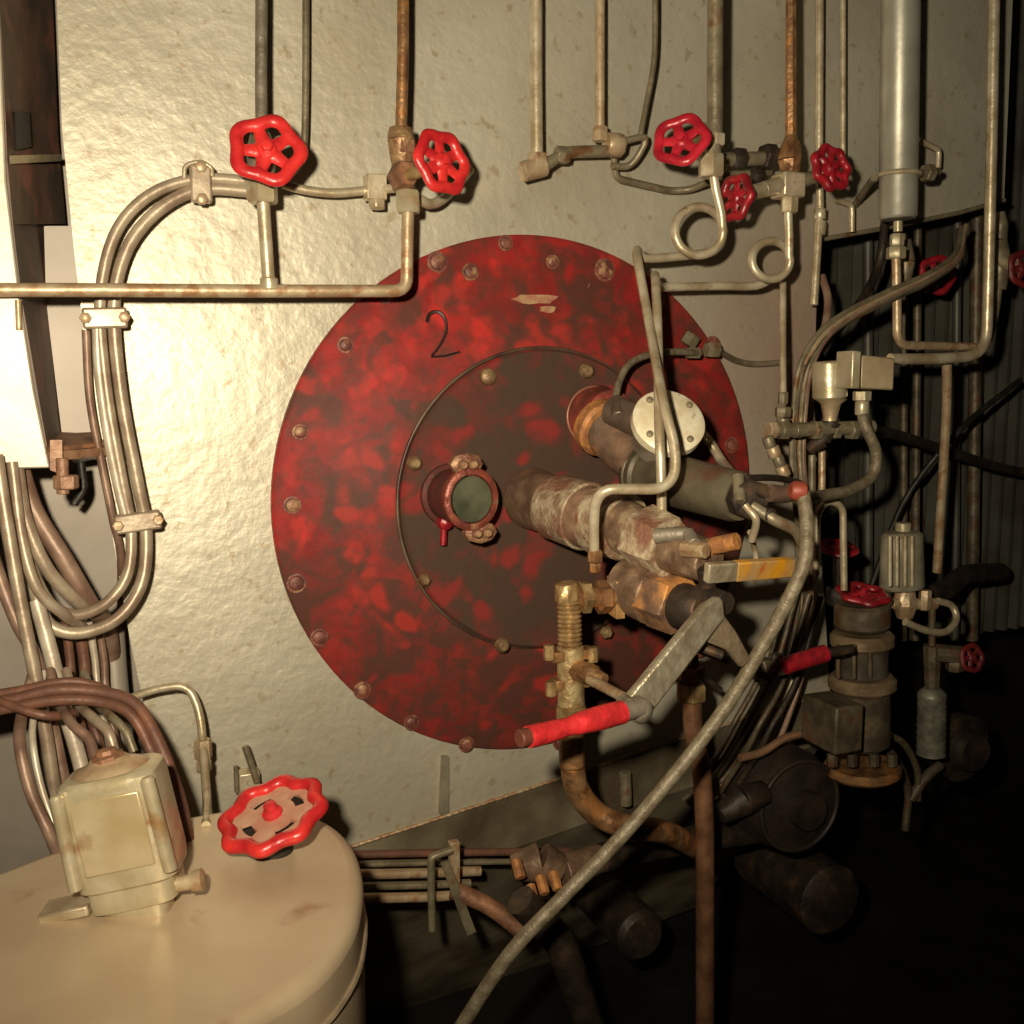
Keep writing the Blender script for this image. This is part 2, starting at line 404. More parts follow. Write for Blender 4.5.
# painted numeral 2
nm = MB(); w2 = .036
pn = [(427, 322), (430, 314), (438, 312), (445, 319), (446, 332), (440, 345), (431, 357), (445, 356), (460, 352)]
def cone_p(x, y):
    # where the sight line meets the dished ring
    lo, hi = 0., .08
    for _ in range(30):
        mid = (lo + hi) / 2; p = P(x, y, mid); rel = p - CEN
        t = min(1, max(0, (mid - .0165) / (.045 - .0165)))
        c = (CIN - CEN - NO * .045) * t; r = RO - .055 + (RI + .012 - RO + .055) * t
        dd = (rel - NO * rel.dot(NO) - c).length
        if dd < r: lo = mid
        else: hi = mid
    return P(x, y, lo + .0012)
q = spline([cone_p(x, y) for x, y in pn[:7]], 6) + [cone_p(*pn[7]), cone_p(*pn[8])]
nm.sweep(q, lambda t: .0030 - .0012 * t, 6)
nm.build('painted_numeral', BLACKP, bt, label='black brushed numeral 2')
# worn cream scrape
for sx_, sy_, sw, sh in ((534, 299, 26, 6), (548, 309, 9, 4), (540, 247, 4, 13), (478, 266, 2, 12), (588, 276, 2, 12)):
    c = cone_p(sx_, sy_) + NO * .0 ; k = []
    for i in range(14):
        a = 2 * math.pi * i / 14; f = random.uniform(.7, 1.1)
        k.append(cone_p(sx_ + sw * math.cos(a) * f, sy_ + sh * math.sin(a) * f))
    sc = MB(); sc.prism(k, NO * .0006)
    sc.build('paint_scrape', mat('bare cream primer', (.52, .36, .20), .5, .1, (.40, .16, .10), 50, .2), bt)

# sight port
sp = thing('sight_port', 'short round sight port with two lugs and dark green glass on the red door', 'sight port', (460, 498, .07))
A = P(451, 495, .060); B = P(471, 499, .15); ax = (B - A).normalized()
r = S(29, B)
m = MB(); m.lathe(A, ax, [(0, r * 1.18), (.008, r * 1.15), (.012, r), ((B - A).length - .006, r * .98)], 36); m.build('barrel', mat('sooty red barrel', (.15, .035, .03), .45, .2, (.07, .035, .028), 40, .3), sp)
m = MB(); x, y = U, Z
m.lathe(B - NO * .010, NO, [(0, S(27, B)), (0, S(32, B)), (.012, S(32, B)), (.014, S(30, B)), (.014, S(25, B)), (.004, S(24, B))], 40, .90, 1., xdir=U)
fm = m.build('flange', mat('rust red flange', (.30, .07, .04), .4, .3, (.16, .04, .03), 50, .3, (.36, .22, .13), .62, 40), sp)
m = MB(); m.lathe(B - NO * .006, NO, [(0, S(23, B)), (.011, S(23, B)), (.012, S(8, B))], 32, .90, 1., xdir=U); m.build('glass', GLASS, sp)
for lx, ly in ((466, 464), (480, 532)):
    p = P(lx, ly, .145); m = MB(); m.lathe(p - NO * .008, NO, [(0, S(15, p)), (.012, S(15, p)), (.015, S(12, p))], 8, 1.15, .75, xdir=U)
    for k in (-6, 5):
        pp = p + U * S(k, p); m.lathe(pp + NO * .005, NO, [(0, S(5, p)), (.010, S(5, p)), (.013, S(3, p))], 8)
    m.build('lug', mat('tan scaly lug', (.40, .24, .13), .5, .3, (.20, .08, .05), 70, .4), sp)
m = MB(); p = P(444, 522, .08); m.lathe(p, NO, [(0, S(8, p)), (.012, S(7, p)), (.016, S(3, p))], 10); m.tube([(444, 528, .083), (443, 545, .083)], 3.5); m.build('drip_screw', REDD, sp)

# round boss with collar
rb = thing('red_boss', 'red round boss with an orange rusty elbow above the burner barrel', 'boss', (585, 415, .08))
p = P(594, 416, .060)
m = MB(); m.lathe(p, NO, [(0, S(31, p)), (.010, S(31, p)), (.014, S(29, p)), (.03, S(27, p)), (.055, S(26, p)), (.06, S(20, p))], 32); m.build('flange', mat('faded red boss', (.30, .055, .04), .4, .2, (.15, .04, .03), 40, .3), rb)
m = MB(); m.torus(P(594, 416, .071), NO, S(29, p), .002); m.build('raised_ring', mat('worn ring edge', (.36, .16, .10), .4, .3), rb)
m = MB(); m.tube([(600, 425, .13), (618, 445, .16), (640, 462, .20)], 23, 30, n=20); m.build('elbow', mat('rusty brown elbow', (.24, .14, .09), .55, .2, (.11, .075, .05), 30, .5, (.45, .19, .06), .57, 16), rb)
m = MB(); m.cyl((596, 424, .12), (606, 431, .145), S(27, p), n=20); m.build('collar', RUSTO, rb)

# igniter sleeve
ig = thing('igniter_sleeve', 'dark green grey cylindrical sleeve angled out under the round white cover', 'igniter', (655, 480, .2))
A = P(640, 472, .19); B = P(742, 498, .39)
m = MB(); d = B - A; L = d.length
m.lathe(A, d, [(0, S(26, A)), (.005, S(29, A)), (L * .12, S(29, A)), (L * .14, S(26, A)), (L * .95, S(26, B)), (L, S(23, B))], 32); m.build('sleeve', SLEEVE, ig)
m = MB(); m.torus(A + d * .06, d, S(27, A), .004); m.build('clamp_ring', OLIVE, ig)
m = MB(); m.cyl((738, 497, .38), (752, 500, .42), S(20, B), n=8); m.cyl((746, 486, .40), (775, 494, .44), S(7, B)); m.cyl((750, 508, .40), (772, 516, .44), S(7, B)); m.build('cable_gland', DARKB, ig)
m = MB(); m.cyl((738, 476, .40), (740, 502, .42), S(6, B), n=10); m.build('clamp_screw', OLIVE, ig)
m = MB(); m.tube([(770, 493, .44), (785, 495, .44), (802, 489, .43)], 9, n=12); m.build('lead', mat('grimy lead', (.17, .11, .075), .45, .2, (.08, .05, .035)), ig)
m = MB(); m.tube([(752, 506, .42), (775, 520, .44), (795, 530, .44), (803, 545, .43)], 6, mode='s'); m.build('lead', OLIVE, ig)
m = MB(); m.tube([(746, 478, .4), (775, 478, .38), (800, 483, .36)], 3.5, mode='s'); m.build('lead', DARKB, ig)
tag(MB().tube([(745, 505, .43), (756, 520, .44), (752, 540, .42)], 4, mode='s').tube([(750, 532, .4), (755, 550, .38), (757, 565, .38)], 3).build('pigtail_lead', CREAM), 'short pale frayed lead hanging under the end of the dark sleeve', 'cable')
tag(MB().tube([(700, 432, .10), (712, 445, .10), (722, 462, .12), (735, 478, .2)], 5).build('short_strut', CREAM), 'short pale slanted strut between white cover and dark sleeve end', 'strut')
m = MB(); p = P(800, 490, .46); m.lathe(p - V(1, 0, 0) * S(10, p), V(1, .1, -.1), [(0, S(7, p)), (S(4, p), S(10, p)), (S(14, p), S(10, p)), (S(18, p), S(5, p))], 12)
tag(m.build('hose_cap', mat('dull red cap', (.30, .06, .035), .5, .1)), 'dull red brown cap at the upper end of the long hose', 'cap')

# white round cover
wc = thing('round_junction_cover', 'round cream white cover with four screws crossed by two tubes', 'cover', (669, 421, .27))
p = P(669, 421, .27); axd = V(.12, -.80, .56)
m = MB(); R = S(37, p); m.lathe(p - axd * .012, axd, [(0, R), (.012, R), (.0145, R - .003), (.0155, R * .2)], 48); m.build('lid', WHITEC, wc)
m = MB(); m.lathe(p - axd * .060, axd, [(0, R * .6), (.01, R * .8), (.045, R * .82), (.048, R * .9)], 32); m.build('housing', GREYC, wc)
x, y, _ = frame_of(axd)
for k in range(4):
    a = math.radians(45 + 90 * k) - .15; q = p + (x * math.cos(a) + y * math.sin(a)) * R * .78 + axd * .003
    m = MB(); m.lathe(q, axd, [(0, S(3.6, p)), (.003, S(3.4, p)), (.004, S(2, p))], 10); m.build('screw', mat('dull screw', (.36, .30, .20), .5, .4), wc)
m = MB(); m.cyl((646, 424, .22), (612, 410, .16), S(17, p)); m.cyl((619, 418, .2), (617, 400, .17), S(8, p), n=8); m.build('cable_entry', mat('dark brown entry', (.17, .125, .09), .45, .3, (.09, .06, .045)), wc)

# ------------------------------------------------------------------ burner gun
bg = thing('burner_barrel', 'thick scorched burner barrel sticking out of the red door', 'burner', (535, 490, .08))
def chain(mb, pts, n=28, ph=0.):
    for (a, ra), (b, rb_) in zip(pts, pts[1:]):
        a, b = Q(a), Q(b); mb.cyl(a, b, S(ra, a), S(rb_, b), n, .06, ph)
    return mb
chain(MB(), [((531, 498, .060), 31), ((556, 507, .13), 29)]).build('root_collar', mat('brown root collar', (.24, .15, .09), .5, .2, (.12, .07, .045), 30, .3), bg)
chain(MB(), [((556, 507, .135), 33), ((588, 517, .20), 35)]).build('lagging', LAG, bg)
chain(MB(), [((584, 516, .195), 32), ((604, 521, .235), 31)]).build('lagging_band', mat('brown band', (.34, .21, .13), .5, .2, (.20, .11, .07), 40, .3), bg)
chain(MB(), [((600, 520, .225), 35), ((626, 528, .275), 34)]).build('lagging', LAG, bg)
chain(MB(), [((622, 525, .27), 27), ((652, 540, .33), 26)]).build('neck', BODYB, bg)
chain(MB(), [((642, 536, .31), 34), ((672, 549, .365), 32)], 6, .3).build('union_nut', LAG, bg)
chain(MB(), [((670, 548, .36), 24), ((710, 562, .42), 22)], 20).build('head', BODYB, bg)
chain(MB(), [((680, 560, .38), 15), ((712, 546, .42), 9), ((737, 541, .45), 9)], 10).build('nozzle_rod', RUSTO, bg)
chain(MB(), [((655, 536, .37), 8), ((688, 533, .40), 7), ((695, 545, .42), 8)], 10).build('side_screw', GREYC, bg)
chain(MB(), [((684, 549, .41), 9), ((706, 551, .44), 8)], 8).build('side_screw', mat('tan cast lug', (.50, .38, .22), .45, .3, (.30, .18, .10), 60, .5), bg)
lb = thing('lower_union', 'brown lower pipe union with an orange rusty hexagon under the barrel', 'pipe union', (650, 595, .33))
chain(MB(), [((622, 583, .28), 27), ((655, 596, .33), 30)], 24).build('body', BODYB, lb)
chain(MB(), [((655, 596, .33), 31), ((682, 606, .38), 31)], 6, .2).build('union_nut', mat('orange scaled hexagon', (.36, .19, .09), .5, .3, (.16, .09, .06), 40, .5, (.60, .27, .08), .56, 25), lb)
chain(MB(), [((682, 606, .38), 24), ((706, 612, .42), 20)], 20).build('end_boss', DARKB, lb)
chain(MB(), [((700, 596, .41), 14), ((726, 604, .455), 12)], 12).build('pivot_stub', DARKB, lb)
m = MB(); m.box(P(616, 597, .30), V(.5, -1, -.2), V(1, .4, 0), Z, .012, S(5, P(616, 597, .3)), S(19, P(616, 597, .3))); m.build('square_flange', mat('orange brass edge', (.62, .38, .14), .4, .5, (.40, .2, .08), 60, .3), lb, bevel=.001)

# yellow bar handle
yb = thing('yellow_bar', 'flat silver bar with worn orange yellow paint left of the hose', 'bar handle', (706, 572, .44))
a, b = P(706, 573, .44), P(804, 566, .40)
m = MB(); xd = (b - a); up = V(.0, -.35, 1); m.box((a + b) / 2, xd, up, xd.cross(up), xd.length / 2, S(11, a), .005)
ym = mat('silver bar paint', (.56, .50, .36), .4, .4, (.36, .28, .18), 40, .3); m.build('bar', ym, yb, bevel=.002)
m = MB(); c = a.lerp(b, .57); m.box(c + xd.cross(up).normalized() * 0, xd, up, xd.cross(up), xd.length * .30, S(11.3, a), .0056)
m.build('painted_band', mat('worn orange yellow paint', (.80, .36, .02), .4, .1, (.50, .32, .14), 22, .3, (.62, .13, .03), .66, 30), yb, bevel=.002)
m = MB(); m.cyl((708, 592, .42), (706, 568, .43), S(9, a), n=12); m.build('pivot_lug', DARKB, yb)

# grey lever with the red grip
lv = thing('grey_lever', 'grey steel forked lever arm linked to a bright red grip handle', 'lever', (715, 615, .47))
def pr(pts, w0, th, mb=None):
    mb = mb or MB(); mb.prism([P(x, y, w) for x, y, w in pts][::-1], -NO * th); return mb
pr([(704, 606, .47), (719, 597, .47), (724, 600, .47), (726, 618, .47), (652, 714, .50), (640, 711, .50), (627, 700, .50)], 0, .012).build('arm', GREYL, lv, bevel=.003)
pr([(722, 612, .468), (737, 632, .468), (752, 660, .468), (742, 668, .468), (727, 650, .468), (702, 640, .468), (712, 626, .468)], 0, .009).build('fork', mat('brown grey fork', (.30, .23, .15), .5, .4, (.18, .13, .08), 40, .4), lv, bevel=.002)
m = MB(); m.tube([(722, 655, .45), (700, 647, .44), (688, 641, .42)], 5); m.build('link_rod', DARKB, lv)
m = MB(); p = P(641, 710, .51); m.lathe(p - NO * .016, NO, [(0, S(12, p)), (.02, S(12, p)), (.024, S(8, p)), (.026, S(3, p))], 16); m.lathe(P(623, 702, .50), NO, [(0, S(9, p)), (.014, S(8, p)), (.017, S(4, p))], 8); m.build('pivot_bolt', GREYC, lv)
rg = thing('red_grip_handle', 'bright red sleeved grip handle with dark worn tip, pointing left', 'handle', (620, 714, .5))
m = MB(); q = [P(622, 712, .515), P(585, 722, .525), P(545, 733, .53), P(528, 737, .535)]
m.sweep(spline(q, 14), lambda t: S(11.8, q[0]) * (1 - .14 * t + .05 * math.sin(t * 9)) * (1 - .14 * math.exp(-((t - .47) / .06) ** 2)), 16); m.build('grip', REDG, rg)
m = MB(); m.cyl((531, 736, .534), (519, 739, .537), S(9.5, q[3]), n=12); m.build('end_tip', mat('dark red worn tip', (.16, .05, .03), .5, .2), rg)
m = MB(); m.cyl((640, 706, .51), (618, 713, .516), S(11, q[0]), n=12); m.build('ferrule', GREYC, rg)

# ------------------------------------------------------------------ brass cock under the barrel
bv = thing('brass_cock_valve', 'brass pipe cock with bolted body hanging below the burner barrel', 'valve', (570, 660, .3))
W_ = .30
chain(MB(), [((566, 583, W_), 12), ((568, 600, W_), 13)], 8).build('elbow_cap', BRASS, bv)
m = MB(); m.tube([(567, 594, W_), (584, 597, .30), (618, 597, .30)], 11, 4, n=14); m.build('cross_tube', BRASSD, bv)
m = MB(); nut(m, (584, 597, .30), U, 17, 10); m.build('gland_nut', BRASS, bv); m = MB(); nut(m, (602, 597, .30), U, 17, 12, ph=.4); m.build('gland_nut', BRASSD, bv)
m = MB(); a, b = P(569, 600, W_), P(570, 650, W_); L = (b - a).length; pf = []
for k in range(11):
    r0 = S(12, a); pf += [(L * k / 11, r0 * .9), (L * (k + .5) / 11, r0 * 1.06)]
m.lathe(a, b - a, pf, 18); m.build('threaded_stem', BRASS, bv)
m = MB(); chain(m, [((570, 646, W_), 14), ((571, 705, W_), 14)], 10); m.build('body', mat('pale brass body', (.58, .46, .24), .4, .5, (.32, .20, .09), 50, .4), bv)
for y in (654, 682):
    m = MB(); p = P(571, y, W_); m.box(p, U, Z, NO, S(24 if y == 654 else 20, p), S(5, p), S(9, p)); m.build('bolt_flange', BRASSD, bv, bevel=.001)
for x, y in ((549, 652), (593, 654), (551, 688)):
    m = MB(); m.cyl((x, y - 7, W_ + .01), (x, y + 8, W_ + .01), S(5.5, P(x, y, W_)), n=8); m.build('bolt', BRASS, bv)
m = MB(); p = P(584, 674, .33); m.lathe(p - NO * .02, NO + U * .3, [(0, S(12, p)), (.03, S(11, p)), (.036, S(8, p)), (.05, S(5, p))], 8); m.build('plug_key', BRASSD, bv)
m = MB(); m.tube([(590, 680, .36), (610, 690, .42), (632, 702, .48)], 5.5); m.build('link_arm', CREAMR, bv)
m = MB(); nut(m, (571, 712, W_), Z, 17, 14); m.build('lower_nut', BRASS, bv)
m = MB(); m.tube([(571, 706, W_), (572, 765, W_)], 13, n=16); m.build('tail_pipe', BRASSD, bv)
tag(MB().tube([(572, 762, .29), (577, 788, .29), (595, 812, .29), (625, 826, .30), (665, 832, .27), (700, 850, .2)], 12, mode='s', n=16).build('curved_pipe', BRASSD), 'brown curved pipe sweeping from under the brass cock to the right', 'pipe')
tag(MB().tube([(803, 492, .46), (807, 530, .48), (801, 572, .49), (765, 642, .47), (718, 718, .45), (660, 792, .44), (607, 852, .43), (560, 900, .42), (505, 960, .41), (440, 1060, .38)], 7.2, mode='s', n=14, rib=.018, pitch=.004).build('flexible_hose', HOSE), 'long grey braided hose curving down in front from the red brown cap', 'hose')
b2 = thing('copper_riser', 'rusty copper riser pipe with a small brass valve on top behind the hose', 'pipe', (692, 690, .25))
m = MB(); nut(m, (691, 692, .25), Z, 15, 18); m.build('brass_nut', BRASS, b2)
m = MB(); nut(m, (690, 672, .25), Z, 15, 12, ph=.3); nut(m, (690, 660, .25), Z, 9, 12); m.build('bonnet', BRASSD, b2)
m = MB(); m.cyl((690, 650, .25), (690, 664, .25), S(6, P(690, 660, .25))); m.build('stem', BRASS, b2)
m = MB(); m.tube([(700, 650, .27), (728, 660, .25)], 4); m.tube([(660, 668, .25), (700, 674, .25), (720, 690, .25)], 3.5); m.build('side_rod', DARKB, b2)
m = MB(); m.tube([(692, 700, .25), (693, 735, .25), (702, 768, .25), (705, 830, .25), (705, 1100, .25)], 9.5, 20, n=14); m.build('pipe', mat('copper rust pipe', (.34, .17, .09), .45, .5, (.17, .08, .04), 30, .2), b2)

# ------------------------------------------------------------------ top left pipe run
pa = thing('long_steel_pipe', 'long cream steel pipe running level across the left wall then bending up', 'pipe', (0, 289, .13))
m = MB(); m.tube([(-110, 290, .13), (100, 290, .13), (250, 291, .13), (407, 291, .13), (407, 262, .13), (408, 206, .13)], 6.2, 26, n=14); m.build('pipe', CREAMR, pa)
m = MB(); m.tube([(269, 289, .13), (263, 200, .13)], 6.5, n=14); nut(m, (269, 284, .13), Z, 9, 12, 16); m.build('branch_pipe', CREAM, pa)
m = MB(); nut(m, (408, 202, .13), Z, 13, 22); m.build('union_nut', PALE, pa)
m = MB(); nut(m, (262, 190, .13), Z, 16, 26); m.build('union_nut', PALE, pa)
v1 = thing('angle_valve', 'five-holed red handwheel valve on the branch pipe above the left conduits', 'valve', (263, 175, .13), 'red handwheel valves on the pipe runs')
m = MB(); m.lathe(P(262, 180, .13), Z, [(0, S(13, BC) * .8), (.012, .016), (.03, .018), (.05, .013), (.055, .011)], 16); m.tube([(262, 150, .13), (261, 90, .12), (262, -100, .11)], 6); m.build('body', GREYC, v1)
m = MB(); m.cyl((262, 158, .14), (266, 151, .185), S(6, BC), n=12); m.build('stem', BRASS, v1)
handwheel(v1, (267, 150, .19), V(.22, -.9, .30), 38, REDW, 5, .085)
tag(MB().tube([(306, -100, .05), (305, 128, .05), (298, 165, .05), (280, 180, .06), (262, 183, .07)], 3.5, mode='s').build('thin_cable', OLIVE), 'thin cable dropping down behind the five-holed red handwheel', 'cable')
v2 = thing('angle_valve', 'six-holed red handwheel valve with rusty brass body above the pipe bend', 'valve', (405, 185, .13), 'red handwheel valves on the pipe runs')
m = MB(); chain(m, [((404, 190, .13), 12), ((402, 165, .13), 11), ((401, 140, .13), 14), ((401, 128, .13), 12)], 10); m.build('body', mat('rust and brass casting', (.42, .27, .13), .45, .4, (.20, .10, .05), 60, .5), v2)
m = MB(); nut(m, (403, 148, .13), Z, 14, 14); nut(m, (403, 176, .14), V(.5, -.8, .1), 14, 22); m.build('gland_nut', RUST, v2)
m = MB(); m.tube([(401, 130, .13), (403, 60, .13), (403, -110, .13)], 6); m.build('riser', BRASSD, v2)
m = MB(); m.cyl((408, 176, .15), (440, 163, .205), S(5, BC)); m.build('stem', BRASS, v2)
handwheel(v2, (442, 162, .205), V(.62, -.75, .16), 33, REDW, 6, .07)
sf = thing('small_bore_tube', 'small bore tube with square compression block left of the rusty brass valve', 'pipe', (375, 192, .05))
m = MB(); m.tube([(283, 184, .06), (305, 190, .06), (335, 193, .06), (372, 190, .06), (398, 188, .08)], 4.5, mode='s'); m.build('tube', CREAM, sf)
m = MB(); p = P(375, 188, .06); m.box(p, U, Z, NO, S(10, p), S(12, p), S(9, p)); nut(m, (377, 204, .06), Z, 9, 10); m.build('block', CREAM, sf, bevel=.0015)
tag(MB().tube([(414, 196, .09), (430, 204, .08), (446, 196, .06), (470, 170, .01)], 5, mode='s').build('bent_stub', CREAM), 'short bent stub pipe to the right of the union nut', 'pipe')

# ------------------------------------------------------------------ conduits
c1 = thing('looping_conduit', 'outer cream conduit arching over then looping up under the left panel', 'conduit', (104, 300, .06), 'paired cream conduits arching on the left')
MB().tube([(258, 182, .06), (200, 179, .06), (155, 192, .06), (122, 222, .06), (105, 265, .06), (100, 320, .06), (108, 400, .06), (121, 475, .06), (131, 530, .06), (127, 575, .07), (105, 604, .08), (75, 615, .09), (50, 603, .09), (33, 570, .08), (22, 520, .06), (14, 450, .04)], 5.6, mode='s', n=14).build('conduit', CONDUIT, c1)
c2 = thing('looping_conduit', 'inner cream conduit arching over then looping lowest under the left panel', 'conduit', (116, 300, .06), 'paired cream conduits arching on the left')
MB().tube([(258, 192, .06), (205, 189, .06), (168, 203, .06), (136, 234, .06), (119, 272, .06), (114, 320, .06), (122, 400, .06), (137, 480, .06), (146, 530, .06), (142, 582, .07), (118, 618, .08), (80, 633, .09), (50, 625, .09), (36, 595, .08), (24, 550, .07), (4, 500, .05)], 6.2, mode='s', n=14).build('conduit', CONDUIT, c2)
tag(MB().tube([(97, 322, .06), (99, 370, .06), (107, 430, .06), (118, 485, .06), (127, 522, .062)], 5.2, mode='s', n=14).build('white_conduit', WHITEP), 'straight white conduit left of the paired cream conduits', 'conduit')
tag(MB().tube([(86, 330, .03), (90, 400, .03), (103, 470, .03), (113, 520, .03), (121, 560, .01), (120, 640, -.08)], 4, mode='s').build('slim_conduit', CONDB), 'slim pinkish conduit furthest left behind the white conduit', 'conduit')
def clamp(x, y, rot, hw, hh, lab, w=.066, m_=CONDUIT):
    t = thing('conduit_clamp', lab, 'clamp', (x, y, w), 'conduit clamps'); p = P(x, y, w)
    xd = (U * math.cos(rot) + Z * math.sin(rot)); yd = (-U * math.sin(rot) + Z * math.cos(rot))
    m = MB(); m.box(p - NO * .002, xd, yd, NO, S(hw, p), S(hh * .8, p), .007)
    m.build('strap', m_, t, bevel=.003)
    for s_ in (-1, 1):
        m = MB(); q = p + xd * S(hw * .86 * s_, p) + NO * .002; m.lathe(q, NO, [(0, S(hh * .45, p)), (.009, S(hh * .45, p)), (.010, S(hh * .36, p))], 6); m.build('screw', CREAMR, t)
clamp(201, 184, math.pi / 2, 18, 13, 'clamp with a wire loop at the top of the conduit arch')
clamp(105, 318, .05, 21, 13, 'clamp on the straight conduits just under the long level pipe')
clamp(138, 522, .1, 22, 12, 'lowest conduit clamp just above the loops')
tag(MB().tube([(184, 178, .07), (186, 166, .07), (200, 162, .07), (211, 168, .07), (212, 176, .07)], 2.2, mode='s').build('wire_loop', CREAM), 'thin wire loop standing up from the highest conduit clamp', 'wire')

# ------------------------------------------------------------------ left panel with rusty web
lp_ = thing('steel_housing', 'bright painted flat panel with rusty brown web plate at the far left', 'panel', (0, 400, .1))
m = MB(); m.prism([P(x, y, .10) for x, y in ((-150, -120), (-6, -120), (4, 128), (6, 180), (20, 300), (34, 390), (50, 468), (-150, 472))][::-1], -NO * .012); m.build('front_plate', mat('cream housing paint', (.58, .53, .43), .45, .3, (.50, .44, .34), 12, .2), lp_, bevel=.002)
m = MB(); rows = [(-120, -6, 48), (128, 6, 58), (158, 7, 60), (224, 13, 66)]
rows2 = [(224, 13, 44), (300, 22, 52), (452, 48, 68)]
for rr in (rows, rows2):
    for (y0, f0, b0), (y1, f1, b1) in zip(rr, rr[1:]):
        m.prism([P(f0, y0, .088), P(b0, y0, -.10), P(b1, y1, -.10), P(f1, y1, .088)], NO.cross(Z) * .004)
m.build('web_plate', RUSTWEB, lp_)
m = MB(); m.prism([P(10, 160, .095), P(62, 158, -.05), P(62, 161, -.05), P(10, 164, .095)], NO * .004 + Z * .004); m.build('stiffener', PALE, lp_)
m = MB(); m.prism([P(12, 112, .08), P(27, 112, .03), P(29, 147, .03), P(14, 150, .08)], U * .003 + NO * .003); m.build('slot', DARK, lp_)
m = MB(); m.cyl((18, 300, .106), (19, 330, .106), S(3, P(18, 300, .1))); m.build('pin', CREAMR, lp_)
gp = MB(); gp.prism([P(x, y, -.06) for x, y in ((44, 226), (72, 226), (84, 300), (110, 452), (64, 452), (46, 300))][::-1], -NO * .02)
tag(gp.build('grey_filler_plate', GREYP), 'dull purple grey strip plate behind the rusty web at far left', 'plate')
ab = thing('angle_bracket', 'rusty angle bracket with a hanging bolt under the bright left panel', 'bracket', (70, 455, .06))
m = MB(); m.prism([P(46, 452, .095), P(108, 446, .02), P(103, 430, -.1), P(62, 432, -.1)], Z * .005); m.build('shelf_flange', RUST, ab)
m = MB(); m.prism([P(46, 452, .096), P(108, 447, .021), P(108, 455, .021), P(46, 462, .096)], NO * .004); m.build('front_lip', RUSTB, ab)
m = MB(); m.cyl((62, 458, .10), (63, 494, .10), S(6, P(62, 470, .1)), n=10); nut(m, (66, 482, .10), Z, 12, 14); m.build('bolt', RUSTB, ab)
m = MB(); m.tube([(81, 462, .03), (84, 490, .03), (74, 504, .03)], 4); m.build('hook', DARK, ab)
m = MB(); m.prism([P(50, 440, .1), P(62, 440, .1), P(63, 475, .1), P(50, 470, .1)], -NO * .006); m.build('end_tab', RUSTB, ab)

# cables under the panel
CB = [
 ('thick_brown_conduit', [(18, 462, .06), (34, 510, .06), (62, 556, .07), (90, 604, .06), (108, 630, .0), (118, 700, -.08)], 9, CONDB, 'thick pink brown conduit slanting down right under the left panel'),
 ('slanting_conduit', [(16, 462, .09), (26, 520, .09), (48, 570, .09), (82, 606, .07), (102, 622, .02), (110, 660, -.03), (113, 700, -.03)], 6.5, CONDUIT, 'cream conduit slanting beside the thick pink brown one'),
 ('curved_conduit', [(12, 462, .10), (22, 540, .11), (38, 590, .115), (66, 616, .10), (88, 634, .04), (96, 670, -.02), (99, 700, -.02)], 5.5, CONDUIT, 'cream conduit curving down between the slanting one and the loops'),
 ('vertical_conduit', [(-4, 455, .13), (8, 530, .14), (22, 610, .15), (38, 690, .16), (50, 760, .17), (66, 880, .18)], 6.5, CONDUIT, 'long greenish cream conduit running down at the far left'),
 ('vertical_conduit', [(-30, 470, .11), (-6, 560, .11), (16, 620, .12), (36, 660, .13), (55, 740, .14), (80, 860, .16)], 6.5, CONDB, 'pink brown conduit leaving the left picture edge then running down'),
 ('vertical_conduit', [(36, 600, .10), (50, 650, .11), (62, 700, .12), (84, 780, .14), (90, 860, .16)], 7.5, WHITEP, 'pale mottled conduit below the conduit loops'),
 ('brown_cable', [(66, 620, .05), (70, 660, .05), (74, 700, .06), (90, 760, .09), (100, 840, .09)], 4.5, RUSTC, 'narrower rust brown cable dropping below the loops'),
 ('brown_cable', [(78, 618, .04), (84, 660, .04), (88, 700, .05), (102, 760, .08), (112, 840, .08)], 5.5, RUSTC, 'wider rust brown cable dropping below the loops'),
 ('thin_white_cable', [(89, 622, .04), (95, 660, .04), (99, 700, .05), (115, 770, .06), (125, 840, .06)], 3.5, WHITEP, 'thin white cable below the loops beside the rust brown cables'),
 ('pink_cable', [(98, 622, .02), (104, 660, .02), (107, 700, .03), (125, 780, .06), (135, 840, .06)], 3.8, CONDB, 'thin pink cable beside the wide grey downpipe'),
 ('grey_downpipe', [(111, 618, -.05), (113, 650, -.04), (117, 700, -.03), (128, 800, -.01), (140, 900, 0)], 12.5, GREYP, 'wide grey green downpipe right of the cables by the wall edge'),
 ('slack_cable', [(34, 672, .15), (22, 715, .185), (20, 745, .23), (30, 790, .25), (48, 830, .27), (60, 860, .27)], 6, CONDB, 'slack pinkish cable bulging left of the cast box'),
 ('slack_cable', [(44, 672, .14), (34, 715, .18), (33, 745, .21), (42, 790, .23), (58, 835, .25)], 3.5, WHITEP, 'thin pale slack cable left of the cast box'),
 ('fanned_cable', [(50, 670, .14), (58, 700, .18), (72, 724, .26), (88, 738, .28), (96, 760, .3)], 5, CONDB, 'pinkish cable fanning down behind the rusty dome bolt'),
 ('fanned_cable', [(66, 670, .14), (76, 700, .18), (93, 718, .26), (108, 732, .29), (116, 756, .3)], 5, CONDUIT, 'cream cable fanning down right behind the rusty dome bolt'),
 ('fanned_cable', [(84, 672, .14), (96, 702, .19), (113, 718, .27), (126, 732, .29), (134, 752, .3)], 4.2, OLIVE, 'olive cable fanning down furthest right behind the cast box'),
]
for nm_, pts, r, mt, lab in CB:
    tag(MB().tube(pts, r, mode='s', n=12).build(nm_, mt), lab, 'cable' if 'cable' in nm_ else ('pipe' if 'pipe' in nm_ else 'conduit'))
